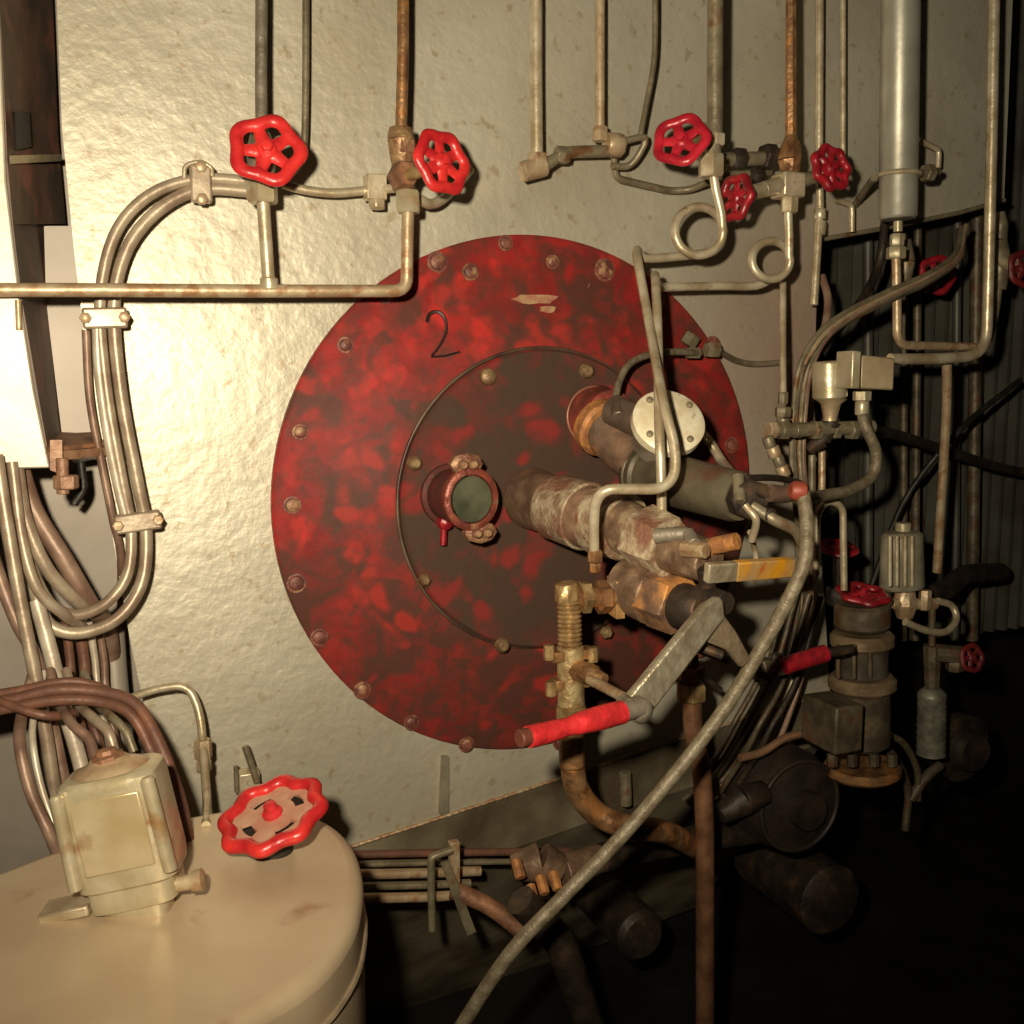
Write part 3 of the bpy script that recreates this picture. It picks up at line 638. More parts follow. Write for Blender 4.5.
RC = [
 ([(-40, 708, .19), (10, 700, .20), (55, 690, .21), (100, 692, .22), (135, 704, .24), (160, 745, .27), (180, 800, .3), (190, 850, .32)], 6, 'topmost rust brown cable wrapped across the conduits and down past the box'),
 ([(-40, 718, .19), (20, 706, .21), (60, 700, .22), (100, 702, .23), (130, 714, .25), (150, 748, .27), (168, 800, .3), (180, 850, .32)], 5.5, 'second rust brown cable crossing the conduits beside the top one'),
 ([(-40, 700, .16), (20, 690, .175), (60, 682, .185), (90, 684, .19), (120, 700, .21), (150, 740, .24), (172, 800, .28)], 4.5, 'rear rust brown cable crossing behind the wrapped ones'),
 ([(-40, 690, .18), (-5, 700, .20), (30, 712, .22), (52, 716, .22), (74, 712, .19), (90, 690, .13)], 4.5, 'short rust brown cable crossing low at the far left'),
]
for pts, r, lab in RC: tag(MB().tube(pts, r, mode='s', n=12).build('wrapped_cable', RUSTC), lab, 'cable', 'rust brown cables wrapped across the conduits')

# ------------------------------------------------------------------ drum with wheel and cast box
ZT = -.48
dm = thing('tan_drum', 'tan painted drum with rounded rim at the bottom left', 'drum', G(200, 900, ZT))
outl = [(-110, 915), (0, 869), (60, 847), (130, 829), (195, 813), (240, 806), (275, 805), (308, 811), (335, 823), (353, 841), (362, 866), (362, 895), (352, 930), (320, 972), (260, 1010), (160, 1050), (-110, 1120)]
q = [G(x, y, ZT) for x, y in outl]
def smooth_closed(p, n=4):
    o = []
    N_ = len(p)
    for i in range(N_):
        a, b, c, d = p[i - 1], p[i], p[(i + 1) % N_], p[(i + 2) % N_]
        for k in range(n):
            t = k / n; o.append(.5 * ((2 * b) + (c - a) * t + (2 * a - 5 * b + 4 * c - d) * t * t + (3 * b - a - 3 * c + d) * t ** 3))
    return o
q = smooth_closed(q); m = MB(); m.prism(q, Z * -.70); m.build('shell', TAN, dm, bevel=.014, seg=4, smooth=50)
cq = sum(q, Vector()) / len(q)
m = MB(); m.sweep([cq + (p - cq) * 1.004 - Z * .05 for p in q] + [cq + (q[0] - cq) * 1.004 - Z * .05], .003, 6); m.build('rim_band', mat('tan rim seam', (.46, .36, .24), .4, .2), dm)
# big lobed wheel
bw = thing('drum_valve', 'large eight-lobed red handwheel lying on top of the tan drum', 'valve', G(268, 850, ZT))
c = G(274, 851, ZT); c = c + Z * .040; axw = V(-.20, -.30, .94)
cc = Vector(c)
pxR = .054
m = MB(); m.lathe(Vector((c.x, c.y, ZT)), Z, [(0, .018), (.006, .018), (.008, .010), (.036, .009)], 16); m.build('spindle', PALE, bw)
m = MB(); m.lathe(Vector((c.x, c.y, ZT)), Z, [(0, .020), (.016, .020), (.020, .017), (.022, .01)], 20); m.build('shade_disc', DARK, bw)  # added black disc, stands for the shade under the wheel
m = MB(); m.torus(cc, axw, pxR * .90, pxR * .155, 8, .065, 128, 12, 1., .9); rimo = m.build('handwheel', REDW, bw)
m = MB(); x, y, d = frame_of(axw)
nr, na = 5, 64; rad = [.14, .34, .44, .62, .80]; idx = []
for top_ in (1, 0):
    for r_ in rad:
        idx.append(len(m.v))
        for k in range(na):
            a = 2 * math.pi * k / na; m.v.append(cc + (x * math.cos(a) + y * math.sin(a)) * pxR * r_ + d * (.0022 if top_ else -.0022) - d * .002)
def hole(i, k): return i == 2 and (k % 16) in (3, 4, 5, 6, 7, 8, 9, 10)
for i in range(nr - 1):
    for k in range(na):
        k2 = (k + 1) % na; a0, a1 = idx[i], idx[i + 1]; b0, b1 = idx[nr + i], idx[nr + i + 1]
        if hole(i, k): continue
        m.f.append((a0 + k, a1 + k, a1 + k2, a0 + k2)); m.f.append((b0 + k2, b1 + k2, b1 + k, b0 + k))
for k in range(na):
    if hole(2, k):
        k2 = (k + 1) % na
        m.f.append((idx[2] + k, idx[2] + k2, idx[nr + 2] + k2, idx[nr + 2] + k)); m.f.append((idx[3] + k2, idx[3] + k, idx[nr + 3] + k, idx[nr + 3] + k2))
        if not hole(2, (k - 1) % na): m.f.append((idx[2] + k, idx[nr + 2] + k, idx[nr + 3] + k, idx[3] + k))
        if not hole(2, k2): m.f.append((idx[2] + k2, idx[3] + k2, idx[nr + 3] + k2, idx[nr + 2] + k2))
dk = MB(); dk.lathe(cc - d * .006, -d, [(0, pxR * .66), (.004, pxR * .64), (.012, pxR * .35), (.018, pxR * .25)], 24); dk.build('slot_shade', DARK, rimo)  # added black cone that makes the web's slots look shaded
m.build('web', mat('tan pink web paint', (.55, .33, .22), .4, .1, (.48, .22, .15), 40, .2), rimo)
m = MB(); m.lathe(cc - d * .006, d, [(0, pxR * .20), (.010, pxR * .20), (.012, pxR * .14), (.020, pxR * .12), (.021, pxR * .06)], 10); m.build('hub', REDG, rimo)

# cast box
bx = thing('cast_junction_box', 'pale cast metal junction box with rusty dome bolt standing on the drum', 'junction box', G(110, 880, ZT))
BXC = P(123, 822, .44)
xa = V(.96, .10, .17); za = V(-.12, .0, 1); za = (za - xa * za.dot(xa)).normalized(); ya = za.cross(xa)   # ya away
hw, hh, hd = S(54, BXC), S(56, BXC), S(36, BXC)
def loc(x, y, z): return BXC + xa * (x * hw) + ya * (y * hd) + za * (z * hh)
def slab(zs):
    mb = MB(); idx = []
    for z, s_, sd in zs:
        pts = []
        for k in range(32):
            a = 2 * math.pi * k / 32; e = 5.
            cxx = math.copysign(abs(math.cos(a)) ** (2 / e), math.cos(a)); cyy = math.copysign(abs(math.sin(a)) ** (2 / e), math.sin(a))
            pts.append(loc(cxx * s_, cyy * sd, z))
        idx.append(len(mb.v)); mb.v += pts
    for a, b in zip(idx, idx[1:]): mb.bridge(a, b, 32)
    mb.f.append(tuple(range(idx[0] + 31, idx[0] - 1, -1))); mb.f.append(tuple(range(idx[-1], idx[-1] + 32))); return mb
slab([(-1.02, .80, .85), (-.96, .90, .95), (-.72, .93, .97), (.80, .90, .95), (.93, .88, .93), (1.0, .78, .82)]).build('body', PALE, bx)
# raised corner posts and lid on the front
for sgn in (-1, 1):
    m = MB(); a, b = loc(sgn * .84, -.93, -.80), loc(sgn * .80, -.93, .86); m.sweep([a.lerp(b, t / 6) for t in range(7)], hw * .13, 12); m.lathe(b, b - a, [(0, hw * .13), (hw * .06, hw * .09)], 12); m.build('corner_post', PALE, bx)
m = MB(); m.box(loc(0, -.98, .05), xa, ya, za, hw * .62, hd * .05, hh * .68); m.build('front_cover', mat('yellow stained cover', (.60, .51, .33), .3, .4, (.48, .38, .20), 18, .15, (.30, .15, .05), .68, 20), bx, bevel=.004)
m = MB(); o0 = loc(-.02, .1, .98); m.lathe(o0, za, [(0, hw * .72), (hh * .06, hw * .66), (hh * .14, hw * .44), (hh * .20, hw * .34), (hh * .22, hw * .33)], 28, 1, .8, xdir=xa); m.build('top_dome', mat('brownish pale dome', (.58, .44, .27), .33, .4, (.36, .22, .13), 30, .2), bx)
m = MB(); m.lathe(o0 + za * hh * .20, za, [(0, hw * .30), (hh * .07, hw * .30), (hh * .10, hw * .2), (hh * .17, hw * .17), (hh * .19, hw * .08)], 8); m.build('dome_bolt', RUST, bx)
m = slab([(-1.75, .55, .7), (-1.45, .60, .72), (-1.40, .78, .85), (-1.02, .80, .85)]); m.build('neck', PALE, bx)
m = MB(); p = loc(1.05, -.4, -1.25); m.lathe(p, xa, [(0, hh * .18), (hw * .2, hh * .2), (hw * .24, hh * .12)], 12); p = loc(.6, -.3, -1.25); m.cyl(p, loc(1.1, -.4, -1.25), hh * .14); m.build('side_gland', CREAMR, bx)
m = MB(); m.box(loc(-1.25, -.2, -1.30), xa, ya, za, hw * .45, hd * .5, hh * .10); m.build('foot_flange', CREAM, bx, bevel=.002)

# tube into the drum
td = thing('drain_tube', 'thin bent tube with a coupling dropping behind the large red handwheel', 'pipe', (160, 688, .06))
m = MB(); e0 = G(206, 826, ZT); m.tube([P(120, 703, .05), P(150, 690, .06), P(188, 684, .07), P(200, 712, .08), P(203, 745, .10), P(207, 800, .17), e0], 4.2, 16); m.build('tube', CREAM, td)
m = MB(); nut(m, (203, 749, .10), Z, 9, 20); nut(m, (204, 766, .11), Z, 7.5, 12); m.build('coupling', CREAMR, td)
cl = thing('small_hasp', 'small steel hasp with a tilted dark tab on the wall above the handwheel', 'hasp', (248, 780, .03))
m = MB(); p = P(249, 784, .03); m.box(p, U, Z, NO, S(10, p), S(14, p), .012); m.build('body', CREAM, cl, bevel=.002)
m = MB(); m.tube([(245, 746, .05), (250, 760, .05), (257, 782, .05)], 3.5); m.tube([(236, 766, .04), (237, 792, .04)], 2.5); m.build('tab', OLIVE, cl)

# ------------------------------------------------------------------ pigtail tubes
def loop(cx_, cy_, R_, w0, w1, a0, turns, n=30):
    o = []
    for k in range(n + 1):
        t = k / n; a = a0 + turns * 2 * math.pi * t
        o.append(P(cx_ + R_ * math.cos(a), cy_ + R_ * math.sin(a), w0 + (w1 - w0) * t))
    return o
def px_spline(l): return spline(l, 3)
ta = thing('pigtail_tube', 'bright tube with a large round pigtail loop, crossing the white cover', 'tube', (700, 232, .14), 'pigtail tubes from the gauge valves')
pts = [P(712, 165, .19), P(716, 190, .19), P(721, 212, .19)] + loop(699, 231, 24, .19, .145, -.25, 1.22) + [P(672, 257, .14), P(645, 258, .14), P(637, 250, .15), P(638, 262, .18), P(643, 290, .20), P(652, 340, .25), P(663, 400, .35), P(674, 445, .38), P(674, 474, .39), P(660, 488, .39), P(630, 489, .385), P(608, 490, .38), P(597, 500, .37), P(594, 520, .36), P(594, 552, .35)]
m = MB(); m.sweep(spline(pts, 4), S(4.6, P(680, 300, .2)), 12); m.build('tube', CREAM, ta)
m = MB(); nut(m, (595, 556, .35), Z, 8, 12); nut(m, (595, 567, .34), Z, 6, 10); m.build('end_fitting', BRASSD, ta)
m = MB(); m.tube([(610, 489, .37), (630, 495, .37), (650, 489, .37)], 1.5); m.build('shadow_wire', DARKB, ta)
tb = thing('pigtail_tube', 'thinner tube with the small pigtail loop and long level run', 'tube', (770, 260, .1), 'pigtail tubes from the gauge valves')
pts = [P(788, 208, .16), P(789, 235, .16), P(789, 255, .16)] + loop(771, 260, 19, .16, .12, 0., 1.25) + [P(755, 286, .115), P(720, 286, .115), P(672, 287, .115), P(661, 287, .12), P(656, 282, .14), P(655, 275, .16), P(656, 290, .20), P(658, 340, .24), P(659, 420, .31), P(661, 470, .33), P(662, 518, .33)]
m = MB(); m.sweep(spline(pts, 4), S(4.2, P(720, 287, .1)), 12); m.build('tube', CREAM, tb)
tag(MB().tube([(618, 420, .19), (616, 395, .16), (626, 368, .13), (645, 356, .11), (672, 352, .10), (700, 353, .07)], 3.6, mode='s', rib=.05).build('flexible_lead', HOSE), 'dark flexible lead arching left of the two bright crossing tubes', 'cable')
fc = thing('lead_connector', 'small lead connector and dark cable at the right rim of the red plate', 'connector', (710, 350, .05))
m = MB(); nut(m, (693, 353, .07), U, 6, 14); nut(m, (712, 350, .06), U, 8, 14); nut(m, (690, 340, .04), V(.5, 0, .8), 9, 12); m.build('body', OLIVE, fc)
m = MB(); m.tube([(718, 350, .05), (735, 360, .02), (755, 364, .015), (785, 362, .015)], 3, mode='s'); m.build('lead', OLIVE, fc)

# ------------------------------------------------------------------ top right valves
v4 = thing('gauge_valve', 'red handwheel gauge valve above the large pigtail loop', 'valve', (714, 150, .18), 'red handwheel valves on the pipe runs')
m = MB(); chain(m, [((712, 158, .19), 9), ((715, 120, .19), 8), ((715, 60, .19), 8), ((716, -100, .19), 8)], 12); m.build('body', OLIVE, v4)
m = MB(); nut(m, (711, 166, .19), Z, 13, 22); nut(m, (715, 140, .19), Z, 10, 12); m.build('union_nut', CREAM, v4)
m = MB(); m.cyl((713, 140, .19), (684, 141, .21), S(6, BC)); m.build('stem', BRASS, v4)
handwheel(v4, (681, 140, .22), V(-.30, -.85, .35), 29, mat('deep red enamel', (.52, .02, .035), .32, .05, (.30, .01, .02), 40, .2), 5, .07)
v5 = thing('gauge_valve', 'cross shaped cream valve with two dark red star handwheels', 'valve', (788, 188, .16), 'red handwheel valves on the pipe runs')
m = MB(); p = P(788, 186, .16); m.box(p, U, Z, NO, S(13, p), S(12, p), S(12, p)); m.build('body', CREAM, v5, bevel=.003)
m = MB(); nut(m, (789, 205, .16), Z, 9, 16); m.build('union_nut', CREAM, v5)
m = MB(); chain(m, [((778, 186, .165), 9), ((762, 190, .175), 8), ((748, 194, .185), 8)], 10); m.cyl((748, 194, .185), (738, 197, .19), S(4, p)); m.build('left_bonnet', CREAM, v5)
m = MB(); chain(m, [((798, 182, .165), 8), ((812, 178, .17), 7), ((828, 169, .19), 4)], 10); m.build('right_bonnet', OLIVE, v5)
m = MB(); chain(m, [((790, 176, .16), 9), ((790, 160, .16), 12), ((791, 146, .16), 10), ((791, 136, .16), 6), ((791, -90, .16), 5)], 8); m.build('top_bonnet', BRASSD, v5)
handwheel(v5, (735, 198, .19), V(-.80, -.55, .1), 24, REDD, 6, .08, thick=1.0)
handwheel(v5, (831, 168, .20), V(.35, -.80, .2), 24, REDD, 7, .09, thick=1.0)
tp = thing('top_pipe_cluster', 'dark level pipe with unions between the two gauge valves', 'pipe', (745, 158, .08))
m = MB(); m.tube([(716, 160, .08), (778, 158, .08)], 7); m.tube([(720, 176, .06), (770, 172, .06)], 4); m.build('pipe', OLIVE, tp)
m = MB(); nut(m, (738, 159, .08), U, 11, 14); nut(m, (768, 157, .08), U, 13, 14); nut(m, (757, 176, .07), U, 8, 12); m.build('union', DARKB, tp)
ef = thing('elbow_fitting', 'tan elbow fitting with riser at the upper middle of the wall', 'pipe fitting', (532, 165, .06))
m = MB(); m.tube([(536, -100, .07), (536, 80, .07), (537, 162, .07)], 6.5); m.build('riser', CREAM, ef)
m = MB(); nut(m, (537, 163, .07), Z, 11, 18); m.cyl((545, 166, .07), (522, 172, .07), S(10, p), n=10); m.build('elbow', CREAMR, ef)
m = MB(); m.tube([(545, 166, .07), (556, 158, .07), (568, 152, .07), (614, 151, .07)], 6, 8); nut(m, (562, 155, .07), U, 9, 14); m.build('arm_pipe', OLIVE, ef)
bf = thing('tee_fitting', 'small dark tee fitting with curved tube hanging off it at upper middle', 'pipe fitting', (614, 145, .06))
m = MB(); nut(m, (614, 145, .07), U, 12, 18, 8); nut(m, (600, 134, .07), Z, 8, 14); m.tube([(600, 130, .07), (600, -100, .07)], 5); m.build('body', CREAMR, bf)
m = MB(); m.tube([(624, 141, .07), (645, 138, .07), (638, 156, .06), (628, 166, .05), (612, 166, .05)], 3.5, mode='s'); m.tube([(640, 138, .07), (655, 60, .07), (656, -100, .07)], 3); m.build('curved_tube', OLIVE, bf)
tag(MB().tube([(614, 155, .04), (615, 178, .03), (640, 184, .03), (670, 191, .02), (690, 190, .03), (708, 182, .06)], 3.5, 8).build('thin_line', OLIVE), 'thin dark line sagging across the wall to the gauge valve nut', 'tube')

# ------------------------------------------------------------------ right hand side: cables and tubes
tv = thing('vertical_line', 'thin cream vertical line with stacked fittings right of the pigtails', 'tube', (783, 350, .08))
m = MB(); m.tube([(783, 282, .10), (783, 395, .16)], 3.4); m.build('tube', CREAM, tv)
m = MB(); nut(m, (783, 398, .17), Z, 5, 12); nut(m, (783, 412, .18), Z, 8, 10); nut(m, (783, 422, .19), Z, 7, 8, 12); m.build('fitting', OLIVE, tv)
mf = thing('level_manifold', 'level olive manifold pipe with nuts below the white solenoid', 'manifold', (815, 429, .20))
m = MB(); m.tube([(768, 431, .20), (872, 427, .20)], 7, n=14); m.build('pipe', OLIVE, mf)
for x, r in ((771, 9), (783, 10), (797, 8), (816, 10), (835, 9), (852, 10)):
    m = MB(); nut(m, (x, 430, .20), U, r, 9, 6 if r > 8 else 12); m.build('union_nut', OLIVE if x != 771 else CREAMR, mf)
for k, (x, y, r) in enumerate(((769, 442, 6), (774, 452, 7), (779, 461, 6), (783, 471, 7), (787, 481, 4))):
    m = MB(); nut(m, (x, y, .21), V(.4, 0, -1), r, 11, 8); m.build('drop_fitting', CREAMR if k % 2 else OLIVE, mf)
m = MB(); chain(m, [((832, 420, .2), 10), ((822, 440, .19), 9), ((808, 450, .18), 5)], 10); m.build('dark_bracket', DARKB, mf)
sv = thing('white_solenoid', 'cream solenoid drum and box pair on the right manifold', 'solenoid', (850, 400, .22))
m = MB(); p = P(830, 380, .22); m.cyl((830, 399, .22), (829, 361, .22), S(17, p), n=24); m.build('coil_drum', PALE, sv)
m = MB(); m.lathe(P(831, 399, .22), -Z, [(0, S(16, p)), (S(5, p), S(10, p)), (S(18, p), S(7, p)), (S(22, p), S(7, p))], 14); m.build('drum_neck', CREAMR, sv)
m = MB(); xb = V(.92, .30, -.06); m.box(P(868, 373, .24), xb, NO, Z, S(20, p), S(14, p), S(16, p)); m.build('terminal_box', mat('tan terminal box', (.46, .37, .23), .45, .2, (.36, .27, .16), 25, .2), sv, bevel=.003)
m = MB(); p2 = P(848, 370, .26); m.box(p2, xb, NO, Z, S(5, p), S(12, p), S(18, p)); m.build('box_lid', PALE, sv, bevel=.002)
m = MB(); nut(m, (862, 396, .22), Z, 9, 10); nut(m, (862, 408, .22), Z, 7, 14, 12); m.build('gland', PALE, sv)
tag(MB().tube([(862, 412, .22), (866, 428, .23), (876, 452, .23), (872, 476, .23), (850, 490, .24), (820, 496, .26), (806, 501, .30)], 5.6, mode='s', n=12).build('bent_hose', HOSE), 'bent grey hose curving down left below the terminal box', 'hose')
for i in range(5):
    dx, dy = (0, 4, -4, 7, -1)[i], (0, 5, -4, 1, 9)[i]
    pts = [(966 - i * 2, 226 + i, .03), (957 + dx * .5, 256 + dy * .5, .10), (930 + dx * .4, 276 + dy * .6, .14), (892 + dx * .3, 293 + dy * .7, .15), (850 + dx * .5, 314 + dy * .7, .15), (822 + dx * .8, 336 + dy * .6, .16), (804 + dx, 368 + dy * .3, .16), (798 + dx, 410, .15), (796 + dx, 455, .15), (799 + dx, 495, .15), (802 + dx * 1.2, 560, .12), (795 + dx * 2, 640, .1), (770 + dx * 3, 710, .1), (735 + dx * 4, 770, .08), (700 + dx * 4, 800, .05)]
    tag(MB().tube(pts, 3.0, mode='s', n=8).build('bundled_cable', (CREAMR, OLIVE, OLIVE, CONDB, OLIVE_SHADED)[i]), ('tan', 'greenish', 'olive', 'pink brown', 'lower rust flecked')[i] + ' cable of the bundle arching across the right opening and down', 'cable', 'bundled cables at the right opening')
tag(MB().tube([(885, 222, .02), (880, 260, 0), (868, 290, .02), (848, 318, .06), (820, 350, .10), (806, 380, .12)], 4.5, mode='s').build('dark_cable', DARKB), 'dark cable curving down behind the bundle left of the silver cylinder', 'cable')
tag(MB().tube([(822, 276, .03), (828, 300, .05), (824, 330, .08), (812, 352, .10)], 4, mode='s').build('short_cable', CONDB), 'short pink brown cable joining the bundle from above', 'cable')
tcab = thing('upright_rod', 'thin upright grey tube with joint left of the opening', 'tube', (819, 215, .05))
m = MB(); m.tube([(820, -90, .05), (819, 150, .05), (820, 210, .05), (814, 305, .06)], 4, 8); m.build('tube', CREAM, tcab)
m = MB(); nut(m, (820, 214, .05), Z, 6, 10, 10); nut(m, (820, 228, .05), Z, 6, 14, 10); m.build('joint', CREAM, tcab)
for pts, lab in (([(843, 186, .04), (843, 128, .04), (843, -60, .04)], 'short hanging rod between the star wheel and silver cylinder'), ([(852, 232, .03), (852, 205, .03), (836, 200, .03)], 'small bent hook rod above the opening edge'), ([(938, 168, .05), (939, 150, .05), (918, 140, .05)], 'small bent rod right of the silver cylinder')):
    tag(MB().tube(pts, 3, 5).build('hook_rod', CREAM), lab, 'rod')
# silver cylinder
sc_ = thing('silver_cylinder', 'upright silver cylinder held by a ring clamp at top right', 'cylinder', (900, 200, .14))
m = MB(); a, b = P(898, 219, .14), P(902, -110, .14); L = (b - a).length; rr = S(18.5, a)
m.lathe(a, b - a, [(0, rr * .9), (.004, rr), (L, rr)], 32); m.build('body', SILVER, sc_)
m = MB(); p = P(899, 175, .14); m.torus(p, Z, rr * 1.06, .004, n=40, m=8); m.build('ring_clamp', CREAM, sc_)
m = MB(); m.tube([(874, 178, .13), (868, 186, .10), (855, 205, .01)], 3.5); m.tube([(918, 174, .14), (938, 172, .12)], 4); nut(m, (928, 173, .14), U, 9, 10); m.build('clamp_arm', OLIVE, sc_)
m = MB(); m.cyl((898, 221, .14), (898, 232, .14), S(4.5, p)); nut(m, (897, 240, .14), Z, 7, 12); nut(m, (896, 253, .14), Z, 9.5, 12); m.build('bottom_union', PALE, sc_)
tag(MB().tube([(896, 258, .14), (897, 300, .14), (897, 345, .14), (975, 347, .12)], 4.5, 16).build('thin_u_tube', CREAMR), 'thinner rust flecked tube from the silver cylinder bending right', 'tube')
tag(MB().tube([(890, 359, .14), (940, 359, .14), (986, 355, .14), (988, 300, .14), (992, 128, .14), (996, -110, .14)], 5.4, 26, n=14).build('tall_bent_tube', CREAM), 'tall olive cream tube descending at the right then bending left', 'tube')
tag(MB().tube([(947, 360, .11), (946, 420, .09), (940, 520, .06), (937, 572, .05)], 4.6, mode='s').build('drop_tube', CREAMR), 'long thin tube dropping straight from the bent tube', 'tube')
rv = thing('side_valve', 'dim valve stack with brown red wheel at the right picture edge', 'valve', (1003, 260, .05))
m = MB(); chain(m, [((1000, 212, .05), 5), ((1000, 225, .05), 8), ((999, 240, .05), 8), ((1000, 262, .05), 11), ((998, 290, .05), 8)], 10); m.tube([(998, 290, .05), (996, 310, .05), (988, 340, .05)], 4); m.build('body', OLIVE, rv)
m = MB(); m.cyl((1002, 262, .06), (1018, 268, .09), S(7, p), n=10); m.build('stem', CREAM, rv)
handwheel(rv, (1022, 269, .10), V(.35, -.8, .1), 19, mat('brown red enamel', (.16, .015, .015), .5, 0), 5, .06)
rw = thing('recessed_valve', 'dim red handwheel deep in the opening behind the cable bundle', 'valve', (935, 275, -.1))
handwheel(rw, (937, 275, -.04), V(.1, -.95, .1), 20, REDD, 5, .06)
m = MB(); m.cyl((937, 275, -.05), (937, 275, -.27), S(6, p)); m.build('stem', DARKB, rw)
m = MB(); chain(m, [((903, 240, .06), 8), ((905, 262, .06), 10), ((903, 290, .06), 6)], 10); tag(m.build('stacked_fitting', OLIVE), 'stacked olive fitting just behind the thin tube under the silver cylinder', 'pipe fitting')
# recess pipes
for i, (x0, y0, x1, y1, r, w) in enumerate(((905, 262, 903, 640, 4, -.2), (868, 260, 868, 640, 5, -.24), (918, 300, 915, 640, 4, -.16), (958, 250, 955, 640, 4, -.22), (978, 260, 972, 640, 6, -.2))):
    tag(MB().tube([(x0, y0 - 120, w), (x1, y1, w)], r).build('recess_pipe', (OLIVE_SHADED, RIB)[i % 2]), ('slim olive vertical pipe behind the left arm of the bent tube', 'dull vertical pipe nearest the left side of the opening', 'slim pipe in the opening just right of the stacked fitting', 'dull vertical pipe behind the drop tube', 'thicker vertical pipe behind the tall bent tube')[i], 'pipe')
tag(MB().tube([(868, 430, .1), (900, 436, 0), (950, 452, -.05), (1010, 470, -.1), (1080, 480, -.15)], 5, mode='s').build('dark_sloping_pipe', DARKB), 'dark pipe sloping right from the manifold end', 'pipe')
tag(MB().tube([(1020, 380, -.1), (960, 430, -.05), (905, 500, -.1), (870, 590, -.1)], 3, mode='s').build('black_cable', DARK), 'black cable crossing diagonally behind the drop tube', 'cable')
for pts, lab, mt in (([(816, 575, .2), (817, 512, .2), (828, 500, .2), (843, 506, .2), (844, 590, .2)], 'inverted U tube hanging below the manifold', CREAM), ([(812, 455, .15), (812, 500, .15), (812, 560, .14)], 'short upright tube below the manifold, left of its twin', OLIVE), ([(822, 450, .15), (822, 492, .15)], 'very short upright tube under the manifold', CREAMR)):
    tag(MB().tube(pts, 3.6, 12).build('upright_tube', mt), lab, 'tube')
# transformer / actuator box
tr = thing('finned_actuator', 'pale finned actuator canister with top knob in the dark right side', 'actuator', (902, 590, .12))
p = P(902, 560, .12)
m = MB(); a, b = P(902, 588, .12), P(902, 532, .12); m.lathe(a, b - a, [(0, S(22, p)), (.004, S(24, p)), ((b - a).length - .006, S(22, p)), ((b - a).length, S(18, p))], 24, 1, .8, xdir=U); m.build('canister', mat('grey cream canister', (.42, .38, .27), .45, .3, (.26, .22, .15), 25, .2), tr)
for k in (-12, -5, 3, 10):
    m = MB(); m.tube([(902 + k, 586, .155), (902 + k, 536, .155)], 2.2); m.build('fin', CREAM, tr)
m = MB(); nut(m, (903, 527, .12), Z, 8, 9, 10); m.build('top_knob', PALE, tr)
m = MB(); chain(m, [((905, 588, .12), 10), ((905, 605, .12), 12), ((905, 618, .12), 8)], 8); m.cyl((890, 604, .12), (935, 604, .12), S(6, p)); nut(m, (925, 600, .13), Z, 6, 20); m.build('base_fitting', CREAMR, tr)
tag(MB().tube([(905, 622, .14), (925, 630, .14), (945, 632, .14), (956, 620, .13), (952, 606, .12), (938, 601, .12)], 3.6, mode='s').build('curled_tube', CREAM), 'pale curled tube looping right of the actuator base', 'tube')
tag(MB().tube([(915, 600, .05), (945, 590, .02), (965, 575, -.02), (1000, 572, -.1)], 10, mode='s').build('dark_trunk_pipe', DARKB), 'dark fat pipe behind the curled tube', 'pipe')
# strainer
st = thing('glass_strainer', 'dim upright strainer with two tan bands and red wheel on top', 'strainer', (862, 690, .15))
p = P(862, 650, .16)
m = MB(); m.cyl((862, 628, .16), (862, 603, .16), S(27, p), n=24); m.build('head', OLIVE_SHADED, st)
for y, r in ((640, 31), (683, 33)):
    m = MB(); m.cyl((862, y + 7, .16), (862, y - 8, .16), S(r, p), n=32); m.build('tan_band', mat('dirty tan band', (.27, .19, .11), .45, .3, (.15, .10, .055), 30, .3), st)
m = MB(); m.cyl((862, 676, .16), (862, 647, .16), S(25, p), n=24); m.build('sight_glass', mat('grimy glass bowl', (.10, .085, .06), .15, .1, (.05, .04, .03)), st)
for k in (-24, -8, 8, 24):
    m = MB(); m.tube([(862 + k, 678, .20 if abs(k) < 10 else .175), (862 + k, 645, .20 if abs(k) < 10 else .175)], 2.4); m.build('tie_rod', OLIVE_SHADED, st)
m = MB(); m.cyl((862, 745, .16), (862, 690, .16), S(27, p), n=24); m.build('bowl', OLIVE_SHADED, st)
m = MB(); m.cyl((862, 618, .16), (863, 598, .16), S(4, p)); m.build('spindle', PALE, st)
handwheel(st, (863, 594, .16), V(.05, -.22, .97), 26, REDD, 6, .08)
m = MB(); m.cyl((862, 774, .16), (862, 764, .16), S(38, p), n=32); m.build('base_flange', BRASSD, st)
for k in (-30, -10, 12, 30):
    m = MB(); m.cyl((862 + k, 766, .2), (862 + k, 754, .2), S(5, p), n=6); m.build('flange_bolt', OLIVE_SHADED, st)
gb = MB(); pp = P(832, 722, .2); gb.box(pp, U, Z, NO, S(17, pp), S(24, pp), .04); tag(gb.build('grey_block', OLIVE_SHADED, bevel=.004), 'dim grey block left of the strainer bowl', 'block')
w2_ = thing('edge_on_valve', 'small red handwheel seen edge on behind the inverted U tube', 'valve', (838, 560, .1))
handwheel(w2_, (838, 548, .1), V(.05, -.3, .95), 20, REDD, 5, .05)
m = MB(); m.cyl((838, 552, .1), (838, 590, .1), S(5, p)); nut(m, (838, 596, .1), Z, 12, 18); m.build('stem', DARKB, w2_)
lr_ = thing('red_lever_cock', 'cock valve with a short red lever left of the strainer', 'valve', (770, 665, .2))
m = MB(); m.tube([(752, 672, .2), (790, 664, .2)], 8, n=12); nut(m, (765, 669, .2), U, 12, 14); nut(m, (778, 664, .21), Z, 8, 20); m.build('body', OLIVE_SHADED, lr_)
q = [P(784, 666, .23), P(806, 659, .235), P(826, 653, .24), P(852, 649, .24)]
